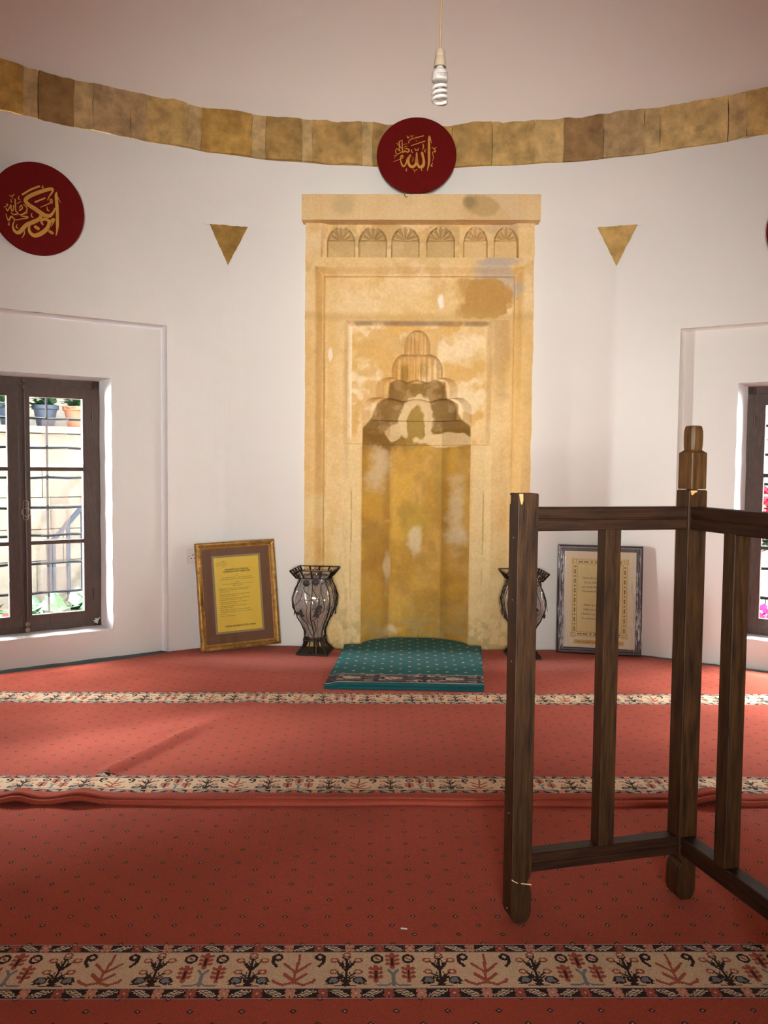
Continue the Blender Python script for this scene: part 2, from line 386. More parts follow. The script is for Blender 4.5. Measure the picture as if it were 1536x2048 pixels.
        n4 = len(path_o); rings = []
        for kk, t in enumerate((0, .12, .55, 1.0)):
            ring_ = []
            for i in range(n4):
                o_, i_ = path_o[i], path_i[i]; j = (.0030 * (float(fbm(np.array(i * .31), np.array(k * 3.), 1, 4)) - .5) * 3) if kk == 3 else wobble(i * .21, k + kk, .0015)
                ss_ = o_[0] + (i_[0] - o_[0]) * t; zz = o_[1] + (i_[1] - o_[1]) * t
                cx, cz = L / 2, .95
                ss_ += (1 if ss_ < cx else -1) * j; zz += (1 if zz < cz else -1) * j
                ring_.append(fn(ss_, zz, rd + (fd - rd) * (t ** 1.1) - (.002 if kk == 0 else 0)))
            rings.append(ring_)
        for a_, b_ in zip(rings, rings[1:]):
            for i in range(n4):
                j = (i + 1) % n4; wmb.add([a_[i], a_[j], b_[j], b_[i]], [(0, 1, 2, 3)])
        # exterior reveal behind the frame and outer face
        omb = MB()
        rect_grid(omb, fn, [-.4, f0 + .02, f1 - .02, L + .4], [-.3, fz0 + .015, fz1 - .015, 3.2], [(f0 + .02, f1 - .02, fz0 + .015, fz1 - .015)], .46)
        for (A, B) in (((f0 + .02, fz0 + .015), (f0 + .02, fz1 - .015)), ((f1 - .02, fz0 + .015), (f1 - .02, fz1 - .015)), ((f0 + .02, fz1 - .015), (f1 - .02, fz1 - .015)), ((f0 + .02, fz0 + .015), (f1 - .02, fz0 + .015))):
            wmb.add([fn(*A, .215), fn(*B, .215), fn(*B, .46), fn(*A, .46)], [(0, 1, 2, 3)])
            e = .03
            mb.add([fn(*A, .215), fn(*B, .215), fn(*B, .19), fn(*A, .19)], [(0, 1, 2, 3)])
    # trapezoid top with clipped corners
    if kind == 'mihrab':
        for (a_, b_, c_, d_) in ((0, s0, s0, CLIP), (s1, L, L - CLIP, s1)):
            mb.add([fn(a_, WH), fn(b_, WH), fn(c_, TOP_Z), fn(d_, TOP_Z)], [(0, 1, 2, 3)])
    else:
        mb.add([fn(0, WH), fn(L, WH), fn(L - CLIP, TOP_Z), fn(CLIP, TOP_Z)], [(0, 1, 2, 3)])
    o = mb.build('wall_' + NAMES[k], M['plaster'], fix=False); tag(o, kind='structure')
    if wmb:
        r = wmb.build('window_reveal', M['white'], o, smooth=50, fix=False)
        omb.build('outer_face', M['outer'], o, fix=False)
        emb.build('recess_edge', M['white'] if k == 1 else M['plaster'], o, smooth=50, fix=False)  # left edge in white, standing for the window light on it
    return o
WALLS = {}
for k in range(10):
    kind = {0: 'mihrab', 1: 'window', 9: 'window', 5: 'door'}.get(k, 'plain')
    WALLS[k] = build_wall(k, kind, flip=(k == 9))
# corner pieces (fillets) and clipped corner facets
for k in range(10):
    mb = MB(); t0 = FIL.get(k, 0.03)
    P = Vector((*V[k], 0)); _, dn, _, _ = wframe(k); _, dp, _, _ = wframe((k - 1) % 10)
    A = P - dp * t0; B = P + dn * t0; rows = []
    for zz in [0, .6, 1.2, 1.8, 2.1, 2.2, 2.3, 2.4, 2.46, WH]:
        t = t0 * (1 - float(sst(2.05, 2.49, np.array(zz)))); row = []
        a2, b2 = P - dp * t, P + dn * t
        for i in range(9):
            q = i / 8; c = a2 * (1 - q) ** 2 + P * 2 * q * (1 - q) + b2 * q * q; row.append(c + Vector((0, 0, zz)))
        rows.append([A + Vector((0, 0, zz))] + row + [B + Vector((0, 0, zz))])
    for r1_, r2_ in zip(rows, rows[1:]):
        for i in range(10): mb.add([r1_[i], r1_[i + 1], r2_[i + 1], r2_[i]], [(0, 1, 2, 3)])
    o = mb.build('wall_corner', M['plaster'], WALLS[k], smooth=50)
    # clipped facet in plaster
    mb = MB().add([P + Vector((0, 0, WH)), P - dp * CLIP + Vector((0, 0, TOP_Z)), P + dn * CLIP + Vector((0, 0, TOP_Z))], [(0, 1, 2)])
    mb.build('wall_facet', M['plaster'], WALLS[k], fix=False)

# plan radius functions
def poly_r(th):
    pts = []
    for k in range(10):
        P = Vector(V[k]); d1 = (Vector(V[(k + 1) % 10]) - P).normalized(); d0 = (P - Vector(V[k - 1])).normalized()
        pts += [P - d0 * CLIP, P + d1 * CLIP]
    c = Vector(C0); u = Vector((cos(th), sin(th)))
    best = 9
    for i in range(len(pts)):
        a, b = pts[i] - c, pts[(i + 1) % len(pts)] - c; e = b - a
        den = u.x * e.y - u.y * e.x
        if abs(den) < 1e-9: continue
        t = (a.x * e.y - a.y * e.x) / den; q = (a.x * u.y - a.y * u.x) / den
        if t > 0 and -1e-6 <= q <= 1 + 1e-6: best = min(best, t)
    return best
_mid = []
for k in range(10):
    a = Vector(V[k]); b = Vector(V[(k + 1) % 10]); m_ = (a + b) / 2 - Vector(C0)
    _mid.append((atan2(m_.y, m_.x) % (2 * pi), m_.length))
_mid.sort()
_ma = [x[0] - 2 * pi for x in _mid] + [x[0] for x in _mid] + [x[0] + 2 * pi for x in _mid]
_mr = [x[1] for x in _mid] * 3
def ring_r(th):
    th = th % (2 * pi); s = wsum = 0
    for a, r in zip(_ma, _mr):
        w_ = math.exp(-((th - a) / .34) ** 2); s += w_ * r; wsum += w_
    return s / wsum + .012
def ring_zb(th):
    x = ring_r(th) * cos(th); return 3.072 + .033 * min(1, (x / 1.9) ** 2) + .002 * sin(th * 23) + .0025 * sin(th * 61)
def ring_zt(th): return ring_zb(th) + .243 + .003 * sin(th * 31 + 1) + .002 * sin(th * 77)
NT = 240
TH = [2 * pi * i / NT for i in range(NT)]
rows = []
for j in range(9):
    t = j / 8; row = []
    for th in TH:
        zb = ring_zb(th) - .004; r0 = poly_r(th); r1 = ring_r(th) + .002; e = t * t * (3 - 2 * t)
        r_ = r0 + (r1 - r0) * e; row.append((C0[0] + r_ * cos(th), C0[1] + r_ * sin(th), TOP_Z + (zb - TOP_Z) * t))
    rows.append(row)
A = np.array(rows); o = grid_mesh('wall_drum', A[..., 0], A[..., 1], A[..., 2], M['plaster'], wrap=True); tag(o, kind='structure')
rows = []
R0_, Z0_ = 3.62, 3.32
for j in range(33):
    ph = (pi / 2) * j / 32; row = []
    for th in TH:
        rr = (ring_r(th) - .035) * (cos(ph) if j else 1.0); zz = ring_zt(th) + .003 + (2.75 - (0)) * sin(ph)
        if j == 0: rr += .05; 
        row.append((C0[0] + rr * cos(th), C0[1] + rr * sin(th), zz))
    rows.append(row)
A = np.array(rows); o = grid_mesh('ceiling', A[..., 0], A[..., 1], A[..., 2], M['dome'], wrap=True); tag(o, kind='structure')

# stone ring: separate blocks
OCH = [(0.50, 0.33, 0.12), (0.40, 0.25, 0.09), (0.52, 0.35, 0.14), (0.36, 0.21, 0.075), (0.47, 0.29, 0.10), (0.42, 0.28, 0.12)]
MORT = (0.50, 0.345, 0.155)
cuts = [62.4, 60.9, 68.05, 69.4, 73.0, 76.6, 79.3, 83.3, 87.1, 90.6, 94.8, 95.8, 100.6, 101.6, 105.0, 106.3, 111.0, 112.2, 115.9, 117.3, 120.5, 122.1, 125.0, 126.2, 130.6]
cuts = sorted(cuts + [54.5, 55.9] )
a_ = 130.6
while a_ < 54.5 + 360 - 6: a_ += 5.9; cuts.append(a_)
cuts.append(54.5 + 360)
ringo = empty('trim_1'); tag(ringo, kind='structure')
tone = {55.9: 0, 60.9: -1, 62.4: 2, 68.05: -1, 69.4: 5, 73.0: 6, 76.6: 2, 79.3: 0, 83.3: 4, 87.1: 7, 90.6: 1, 94.8: -1, 95.8: 4, 100.6: -1, 101.6: 1, 105.0: -1, 106.3: 7, 111.0: -1, 112.2: 0, 115.9: 5, 117.3: 5, 120.5: -1, 122.1: 3, 125.0: -1, 126.2: 7}
TC = {-1: MORT, 0: (0.50, 0.33, 0.12), 1: (0.36, 0.225, 0.075), 2: (0.54, 0.37, 0.15), 3: (0.29, 0.165, 0.06), 4: (0.44, 0.275, 0.095), 5: (0.43, 0.29, 0.14), 6: (0.30, 0.18, 0.075), 7: (0.44, 0.265, 0.07)}
for i in range(len(cuts) - 1):
    a0, a1 = radians(cuts[i] + .015), radians(cuts[i + 1] - .015); n = max(3, int((a1 - a0) / radians(.45)))
    tn = tone.get(cuts[i], i % 6); proud = .010 + .006 * random.random() if tn >= 0 else .008
    ths = [a0 + (a1 - a0) * q / n for q in range(n + 1)]
    prof = [(0.0, .03, 0), (0.0, 0.0, 1), (.25, 0, 2), (.62, .0, 3), (.74, -.010, 4), (1.0, -.034, 5), (1.0, .03, 6)]
    X = []; colr = []
    for pz, pr, kk in prof:
        row = []; crow = []
        for th in ths:
            zb, zt = ring_zb(th), ring_zt(th); j = 0.004 * (float(fbm(np.array(th * 40.), np.array(pz * 5.), 1, 3)) - .5) * 2
            jz = 0.010 * (float(fbm(np.array(th * 60.), np.array(float(kk > 3) * 9), 1, 3)) - .5) * 2
            r_ = ring_r(th) - proud + pr + j; th = th + .0016 * (float(fbm(np.array(kk * 1.7), np.array(i * 2.9), 1, 2)) - .5) * 2 * (1 if th in (ths[0], ths[-1]) else 0); row.append((C0[0] + r_ * cos(th), C0[1] + r_ * sin(th), zb + (zt - zb) * pz + (jz if pz in (0.0, 1.0) else 0)))
            nz = float(fbm(np.array(th * 30.), np.array(pz * 2.), 1, 4, seed=3)); c = np.array(TC[tn]) * (.92 + .50 * nz)
            if 3 <= kk: c = c * .93  # shade of the down-tilted upper part put into the colour
            crow.append(c)
        X.append(row); colr.append(crow)
    A = np.array(X); o = grid_mesh('stone_block' if tn >= 0 else 'mortar_patch', A[..., 0], A[..., 1], A[..., 2], M['ring'], ringo, color=np.array(colr), smooth=45)

rows = [[(C0[0] + (ring_r(th) + .022) * cos(th), C0[1] + (ring_r(th) + .022) * sin(th), z_(th)) for th in TH] for z_ in (lambda t: ring_zb(t) - .03, lambda t: ring_zt(t) + .03)]
A = np.array(rows); grid_mesh('mortar_bed', A[..., 0], A[..., 1], A[..., 2], M['ring'], ringo, color=np.full(A.shape, .25) * np.array([1.3, 1, .5]), wrap=True)
# floor slab
mb = MB(); n = 10
mb.add([(x, y, 0) for x, y in V], [tuple(range(10))]); mb.add([(-8, -8, -.012), (8, -8, -.012), (8, 5.9, -.012), (-8, 5.9, -.012)], [(0, 1, 2, 3)])
fl = MB().add([(x * 1.0, y * 1.0, -0.002) for x, y in [(1.45, 5.75), (-1.3, 5.75), (-1.3, 5.35), (-3.3, 3.95), (-4.1, 1.545), (-3.3, -.9), (-1.2, -2.75), (1.3, -2.75), (3.4, -.9), (4.2, 1.5), (3.5, 4.15), (1.45, 5.4)]], [tuple(range(12))])
f = fl.build('floor', M['underlay'], fix=False); tag(f, kind='structure')

# triangular stones in the two corners
for k, lab in ((1, 'left'), (0, 'right')):
    P = Vector((*V[k], 0)); _, dn, _, _ = wframe(k); _, dp, _, _ = wframe((k - 1) % 10)
    a = P - dp * (CLIP + .015) + Vector((0, 0, TOP_Z + .005)); b = P + dn * (CLIP + .012) + Vector((0, 0, TOP_Z + .005)); c = P + Vector((0, 0, APEX_Z - .03))
    nrm = (Vector((*C0, 0)) - P); nrm.z = 0; nrm.normalize()
    e = [a, b, c]; pts = []
    for i in range(3):
        for q in range(12):
            t = q / 12; p = e[i].lerp(e[(i + 1) % 3], t); cen = (a + b + c) / 3; jit = 1 + (.05 * (random.random() - .5) if q else 0); pts.append(cen + (p - cen) * jit)
    mb = MB(); n = len(pts); cen = (a + b + c) / 3 + nrm * .014
    mb.add([p + nrm * .008 for p in pts] + [p - nrm * .03 for p in pts] + [cen], [(i, (i + 1) % n, 2 * n) for i in range(n)] + [(i, (i + 1) % n, n + (i + 1) % n, n + i) for i in range(n)])
    o = mb.build('corner_stone', M['ring'], fix=True)
    setcol(o, (0.34, 0.20, 0.05) if k == 1 else (0.52, 0.33, 0.11))
    tag(o, 'triangular bare ochre stone in the %s corner of the %s wall, %s' % (lab, 'plastered', 'darker' if k == 1 else 'paler and wider'), 'stone')

# ------------------------------------------------------------------ mihrab (carved height field)
YF = 5.262          # front plane of the surround
UC = 0.05
def cavity(du, z, w, z0, z1, d, arc, oct_=False, ribs=0, rad=0, scal=0):
    """recess of half width w between z0 and z1 whose top closes in an arc of height arc"""
    z1 = z1 - scal * (1 - np.abs(np.cos(1.5 * pi * du / w)))
    t = np.clip((z - (z1 - arc)) / np.maximum(arc, 1e-6), 0, 1); ww = (w - rad * (1 - np.sqrt(np.clip(1 - t ** 2, 0, 1))) if rad else w * np.sqrt(np.clip(1 - t ** 2, 0, 1))) if arc > 0 else w
    ww = np.maximum(ww, 1e-4); q = np.abs(du) / ww
    if oct_: dep = np.minimum(d, np.clip(ww - np.abs(du), 0, 9) * 1.12)
    else: dep = d * np.sqrt(np.clip(1 - q ** 2, 0, 1)) * (ww / w) ** .5
    if ribs: dep = dep * (1 - .16 * (0.5 + .5 * np.cos(np.clip(du / w, -1, 1) * ribs * pi)))
    return np.where((z >= z0) & (z <= z1) & (q < 1), dep, 0)
SH = [-.443, -.243, -.038, .183, .400, .590]
def depth(u, z):
    e = np.minimum(u + .663, .765 - u)
    d = .044 * sst(.058, .108, e) + .020 * sst(.112, .118, e)
    # upper moulding
    top = .044 * sst(2.452, 2.400, z) + .020 * sst(2.396, 2.390, z)
    d = np.minimum(d, np.where(z > 2.37, top, 9))
    # muqarnas band field
    band = .030 * sst(.095, .104, e) * (z > 2.504) * (z < 2.712)
    curl = sst(.10, .155, e + (2.70 - z) * .25)  # curved spandrel at both ends
    d = np.where(z > 2.50, band * curl, d)
    for i, c in enumerate(SH):
        hw = .088 if i < 4 else .074
        du = (u - c) / hw; tz = np.clip((z - 2.60) / .096, 0, 1)
        ins = (np.abs(du) < np.sqrt(np.clip(1 - tz ** 1.8, 0, 1))) & (z > 2.505) & (z < 2.706)
        ang = np.arctan2(z - 2.612, u - c); r = np.hypot(u - c, z - 2.612)
        ribs = .5 + .5 * np.cos(ang * 12 + pi)
        fan = .040 + .020 * ribs * sst(.008, .03, r) - .006 * sst(2.62, 2.70, z)
        low = .048
        dep = np.where(z > 2.612, fan, low)
        d = np.where(ins, dep, d)
    # inner frame and hood panel
    v = z
    ub = np.minimum(u + .428, .527 - u); zb = 2.130 - z
    inn = np.minimum(ub, zb)
    k = np.where(z > 1.34, 1.0, .45)
    d = d + .046 * sst(0, .045, inn) * k * (z < 2.2)
    du = u - UC + .005
    cav = cavity(du, z, .350, -1, 1.50, .200, .0, True)
    # outer shallow lobes
    for (wl, a, b, dd, ar) in ((.354, 1.45, 1.640, .060, .075), (.262, 1.60, 1.768, .055, .065)):
        cav = np.maximum(cav, cavity(du, z, wl, a, b, dd, ar, True, rad=.085))
    for (wl, a, b, dd, ar) in ((.272, 1.44, 1.640, .190, .06), (.190, 1.60, 1.760, .150, .05)):
        cav = np.maximum(cav, cavity(du, z, wl, a, b, dd, ar, rad=.06, scal=.018))
    cav = np.maximum(cav, cavity(du, z, .162, 1.745, 1.915, .105, .11, ribs=9, rad=.085))
    cav = np.maximum(cav, cavity(du, z, .080, 1.90, 2.068, .060, .10, ribs=7, rad=.078))
    d = d + cav * .92
    # block joints in the niche and weathering
    for zj in (.36, .69, .985, 1.335):
        zz = zj + .006 * np.sin(u * 9 + zj * 7); d = d + np.where((np.abs(z - zz) < .003) & (cav > .12), .002, 0)
    d = d + .006 * (fbm(u, z, 9, 4, 2) - .5) + .0035 * (fbm(u, z, 45, 3, 8) - .5)
    return d
def blob(u, z, cu, cz, ru, rz, soft=.35, seed=1, amp=.5, sc=11):
    r = np.hypot((u - cu) / ru, (z - cz) / rz) + amp * (fbm(u, z, sc, 5, seed) - .5) * 2
    return 1 - sst(1 - soft, 1 + soft, r)
def tint(u, z):
    def mixc(c, col, w_): return c * (1 - w_[..., None]) + np.array(col) * w_[..., None]
    n1 = fbm(u, z, 4.5, 5, 11); n2 = fbm(u, z, 11, 5, 21); n3 = fbm(u, z, 38, 4, 31)
    c = np.ones(u.shape + (3,)) * np.array((0.78, 0.54, 0.24))
    upz = sst(1.95, 2.25, z)
    c = mixc(c, (0.82, 0.60, 0.32), sst(.42, .62, n1) * (.25 + .5 * upz))
    c = mixc(c, (0.64, 0.38, 0.11), sst(.50, .72, n2) * (.30 + .20 * upz))
    ee = np.minimum(u + .663, .765 - u)
    c = mixc(c, (0.66, 0.38, 0.10), sst(.05, .07, ee) * sst(.135, .115, ee) * (z < 2.45) * .55)
    c = mixc(c, (0.70, 0.43, 0.13), sst(.13, .14, ee) * sst(.22, .15, ee) * (z < 2.13) * sst(.35, .6, fbm(u * 2, z, 3, 3, 6)) * .6)
    # ochre wash over outer jambs
    c = mixc(c, (0.70, 0.41, 0.12), sst(2.3, 1.9, z) * sst(.10, .02, np.minimum(u + .663, .765 - u)) * .5)
    c = mixc(c, (0.80, 0.62, 0.30), sst(1.3, .9, z) * (np.abs(u - UC) > .36) * .55 * sst(.3, .6, fbm(u, z, 6, 3, 5)))
    # hood panel: patchy pale plaster
    inp = sst(-.40, -.37, u) * sst(.50, .47, u) * sst(1.34, 1.36, z) * sst(2.13, 2.11, z)
    pal = sst(.47, .56, fbm(u, z * 1.2, 5.0, 5, 44)); c = mixc(c, (0.86, 0.66, 0.38), inp * pal * .85)
    c = mixc(c, (0.66, 0.37, 0.09), inp * sst(.52, .62, fbm(u, z, 6, 5, 71)) * .7)
    c = mixc(c, (0.92, 0.76, 0.50), sst(-.405, -.395, u) * sst(-.370, -.378, u) * sst(1.35, 1.40, z) * sst(2.12, 2.08, z) * .8)  # highlight on the left bevel painted in as a pale stripe
    c = mixc(c, (0.80, 0.60, 0.30), (sst(-.44, -.43, u) * sst(-.31, -.32, u) + sst(.40, .41, u) * sst(.53, .52, u)) * (z < 1.335) * .55)
    # niche: darker, more saturated ochre stone
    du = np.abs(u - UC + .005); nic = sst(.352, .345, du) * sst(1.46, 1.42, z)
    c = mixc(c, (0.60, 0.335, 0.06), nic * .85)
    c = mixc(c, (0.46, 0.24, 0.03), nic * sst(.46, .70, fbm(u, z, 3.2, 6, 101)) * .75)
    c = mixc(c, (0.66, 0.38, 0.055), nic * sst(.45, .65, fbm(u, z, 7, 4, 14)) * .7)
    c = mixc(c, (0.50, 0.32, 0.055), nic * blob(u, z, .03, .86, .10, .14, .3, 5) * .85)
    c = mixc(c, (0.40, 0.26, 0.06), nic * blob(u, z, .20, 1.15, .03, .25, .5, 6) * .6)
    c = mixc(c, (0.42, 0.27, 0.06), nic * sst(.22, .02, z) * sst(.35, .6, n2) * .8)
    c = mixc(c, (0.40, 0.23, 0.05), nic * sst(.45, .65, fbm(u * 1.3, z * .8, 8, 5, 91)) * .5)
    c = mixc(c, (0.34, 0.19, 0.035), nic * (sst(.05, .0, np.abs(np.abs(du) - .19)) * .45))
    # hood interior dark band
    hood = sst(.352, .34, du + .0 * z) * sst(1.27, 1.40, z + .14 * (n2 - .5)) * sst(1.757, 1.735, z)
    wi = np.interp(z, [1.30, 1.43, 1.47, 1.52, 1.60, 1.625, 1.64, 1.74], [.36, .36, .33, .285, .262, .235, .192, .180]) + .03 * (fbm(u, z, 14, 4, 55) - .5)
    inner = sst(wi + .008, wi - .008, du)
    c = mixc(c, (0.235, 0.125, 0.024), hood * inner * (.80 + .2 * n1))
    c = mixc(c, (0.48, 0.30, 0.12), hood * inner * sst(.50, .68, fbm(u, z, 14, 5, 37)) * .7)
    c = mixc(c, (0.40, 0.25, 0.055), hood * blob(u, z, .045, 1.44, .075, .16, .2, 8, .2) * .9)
    # ragged pale plaster arch and foot
    arch = blob(u, z, .05, 1.50, .115, .16, .08, 9, .28, 16) - blob(u, z, .045, 1.44, .060, .17, .08, 10, .25, 16)
    arch = np.clip(arch, 0, 1) * sst(1.36, 1.40, z)
    foot = blob(u, z, .25, 1.375, .19, .045, .1, 12, .5, 13)
    foot2 = blob(u, z, -.10, 1.42, .055, .06, .1, 15, .4, 20)
    c = mixc(c, (0.74, 0.54, 0.27), np.clip(arch * .95 + foot * .95 + foot2 * .8, 0, 1))
    # tiers with dark flutes
    c = mixc(c, (0.34, 0.20, 0.04), blob(u, z, -.035, 1.80, .030, .07, .4, 3, .25) * .8 + 0 * u)
    c = mixc(c, (0.42, 0.27, 0.08), blob(u, z, .09, 1.83, .03, .045, .5, 4, .4) * .6)
    c = mixc(c, (0.50, 0.30, 0.09), blob(u, z, .0, 1.98, .06, .09, .6, 7, .4) * .5)
    # pale splashes in niche
    for (cu, cz, ru, rz, s_) in ((-.20, 1.18, .06, .13, 1), (.31, .90, .05, .17, 2), (.30, .74, .06, .05, 3), (-.14, .50, .02, .10, 4), (.05, .72, .05, .09, 5), (-.10, .10, .05, .03, 6)):
        c = mixc(c, (0.82, 0.68, 0.42), blob(u, z, cu, cz, ru, rz, .6, 50 + s_, .9, 14) * .62)
    # upper right: brown patch with grey repair beside it, white drips
    br = np.clip(blob(u, z, .47, 2.25, .13, .13, .10, 61, .75, 8) + blob(u, z, .36, 2.33, .07, .09, .25, 62, .8, 9) * .8 + blob(u, z, .40, 2.17, .16, .05, .3, 60, .8, 9) * .7, 0, 1) * sst(2.40, 2.38, z) * (z > 2.13)
    gr = blob(u, z, .53, 2.36, .15, .13, .2, 63, .45, 12)
    c = mixc(c, (0.50, 0.41, 0.31), gr * .75 * (z > 2.2))
    c = mixc(c, (0.50, 0.28, 0.08), br)
    c = mixc(c, (0.46, 0.27, 0.10), blob(u, z, .575, 2.0, .06, .32, .4, 66, .5, 10) * .55 * (z < 2.13))
    c = mixc(c, (0.60, 0.36, 0.13), blob(u, z, .62, 2.22, .02, .02, .2, 67, .1))
    c = mixc(c, (0.48, 0.38, 0.30), blob(u, z, .55, 2.48, .12, .03, .3, 68, .6, 20) * .7)
    c = mixc(c, (0.92, 0.84, 0.70), blob(u, z, .19, 2.24, .018, .045, .4, 69, .5, 20) * .9)
    c = mixc(c, (0.55, 0.33, 0.10), sst(2.19, 2.14, z) * sst(2.10, 2.14, z) * .55)
    c = mixc(c, (0.34, 0.26, 0.16), sst(2.127, 2.112, z) * sst(2.090, 2.104, z) * sst(-.42, -.40, u) * sst(.52, .50, u) * sst(.3, .55, n2) * .75)  # shadowed soffit of the inner frame painted along its top bevel
    # muqarnas band: dirty shells on the left four
    sh = (z > 2.505) & (z < 2.706) & (u > -.54) & (u < .30)
    c = mixc(c, (0.50, 0.34, 0.13), sh * sst(.40, .60, fbm(u, z, 13, 4, 81)) * .6)
    c = mixc(c, (0.48, 0.36, 0.24), blob(u, z, .56, 2.69, .14, .03, .4, 83, .6, 18) * .5)
    c = mixc(c, (0.90, 0.80, 0.62), blob(u, z, -.53 + .02, 1.90, .012, .04, .4, 84, .6, 30) * .8)
    for i, cc_ in enumerate(SH):  # dirt and painted-in shade: dark recess, outline and flutes, pale ribs
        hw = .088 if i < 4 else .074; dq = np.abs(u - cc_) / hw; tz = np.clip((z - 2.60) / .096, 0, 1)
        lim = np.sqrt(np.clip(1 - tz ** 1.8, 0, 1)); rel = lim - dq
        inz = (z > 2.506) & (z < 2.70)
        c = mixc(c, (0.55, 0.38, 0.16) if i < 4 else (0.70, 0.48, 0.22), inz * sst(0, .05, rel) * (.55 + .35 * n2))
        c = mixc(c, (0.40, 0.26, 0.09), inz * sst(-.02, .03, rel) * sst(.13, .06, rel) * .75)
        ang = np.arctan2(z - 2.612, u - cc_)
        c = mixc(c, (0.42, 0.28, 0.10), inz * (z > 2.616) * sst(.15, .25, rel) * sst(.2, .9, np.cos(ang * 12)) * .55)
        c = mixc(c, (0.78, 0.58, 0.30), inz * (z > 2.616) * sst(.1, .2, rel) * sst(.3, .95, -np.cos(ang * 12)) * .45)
    # dirt near the floor
    c = mixc(c, (0.45, 0.34, 0.13), sst(.42, .06, z) * sst(.42, .60, fbm(u, z, 22, 5, 93)) * .6)
    # vertical seam lines on jambs
    for us in (-.372, .477):
        c = mixc(c, (0.48, 0.30, 0.08), (np.abs(u - us - .003 * np.sin(z * 9)) < .0035) * sst(.40, .55, fbm(u * 0, z, 6, 3, 95)) * .7 * (z < 1.34))
    return np.clip(c * (.93 + .14 * n3[..., None]), 0, 1)
mih = empty('mihrab', (UC, YF, 0))
tag(mih, 'tall carved ochre sandstone prayer niche with stained stepped hood in the white wall', 'prayer niche')
def patch(name, u0, u1, z0, z1, parent=mih, st=.0045, yfn=None, back=5.62):
    nu, nz = max(2, int(round((u1 - u0) / st))) + 1, max(2, int(round((z1 - z0) / st))) + 1
    U, Z = np.meshgrid(np.linspace(u0, u1, nu), np.linspace(z0, z1, nz))
    D = depth(U, Z); Yv = YF + D
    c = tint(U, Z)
    # the outer edge of the surround is worn and uneven
    Uo = U + np.where((U < -.655), .004 * (fbm(Z, Z * 0, 12, 3, 6) - .5) * 2, 0) + np.where((U > .757), .006 * (fbm(Z, Z * 0, 9, 3, 7) - .5) * 2, 0)
    def sk(b): b = b.copy(); b[:, 1] = back; return b
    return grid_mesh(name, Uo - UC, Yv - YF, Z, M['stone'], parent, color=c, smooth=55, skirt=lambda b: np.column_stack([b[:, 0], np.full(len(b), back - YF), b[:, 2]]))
NB = [-.667, -.428, -.375, .477, .527, .768]
patch('left_jamb', -.664, -.310, 0, 1.335); patch('right_jamb', .400, .765, 0, 1.335)
patch('left_frame', -.664, -.430, 1.335, 2.13); patch('right_frame', .527, .765, 1.335, 2.13)
patch('stepped_hood', -.430, .527, 1.335, 2.13, st=.0036)
for a_, b_ in ((0, .36), (.36, .69), (.69, .985), (.985, 1.335)): patch('stone_block', -.310, .400, a_, b_)
patch('lintel_panel', -.664, .765, 2.13, 2.505)
edges = [-.664] + [(SH[i] + SH[i + 1]) / 2 for i in range(5)] + [.765]
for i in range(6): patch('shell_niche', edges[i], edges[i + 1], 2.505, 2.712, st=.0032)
# cornice slab
CU0, CU1, CZ0, CZ1, CY = -.679, .789, 2.712, 2.868, 5.195
nu, nz = 240, 34
U, T = np.meshgrid(np.linspace(CU0, CU1, nu), np.linspace(0, 1, nz))
Zc = CZ0 + (CZ1 - CZ0) * np.clip((T - .18) / .64, 0, 1); Yc = CY + np.where(T < .18, (.18 - T) / .18 * .08, 0) + np.where(T > .82, (T - .82) / .18 * .11, 0)
Yc = Yc + .004 * (fbm(U, Zc, 14, 4, 3) - .5) * (T > .18) * (T < .82)
Zc = Zc + .004 * (fbm(U, T * 0, 10, 4, 9) - .5) * ((T >= .8) | (T <= .2))
cc = tint(U, Zc * 0 + 2.30 + (Zc - 2.7) * .9); cc = cc * .25 + np.array((0.77, 0.55, 0.28)) * .75
bl = blob(U, Zc, .42, 2.80, .10, .06, .2, 99, .5, 9)[..., None] * .8; cc = cc * (1 - bl) + np.array((0.52, 0.34, 0.13)) * bl
bl = blob(U, Zc, .36, 2.82, .04, .04, .5, 98, .5, 20)[..., None] * .6; cc = cc * (1 - bl) + np.array((0.22, 0.17, 0.08)) * bl
bl = blob(U, Zc, -.42, 2.80, .06, .06, .5, 97, .6, 20)[..., None] * .5; cc = cc * (1 - bl) + np.array((0.50, 0.36, 0.18)) * bl
grid_mesh('cornice', U - UC, Yc - YF, Zc, M['stone'], mih, color=cc, smooth=45, skirt=lambda b: np.column_stack([b[:, 0], np.full(len(b), .12), b[:, 2]]))
# hook on the cornice
MB().tube([(.0, CY - .004, 2.868), (.0, CY - .008, 2.858), (.004, CY - .012, 2.848), (.012, CY - .012, 2.845), (.016, CY - .01, 2.852)], .0018, 6).xf(Matrix.Translation((-UC - .045, -YF, 0))).build('hook', M['iron'], mih, smooth=True)

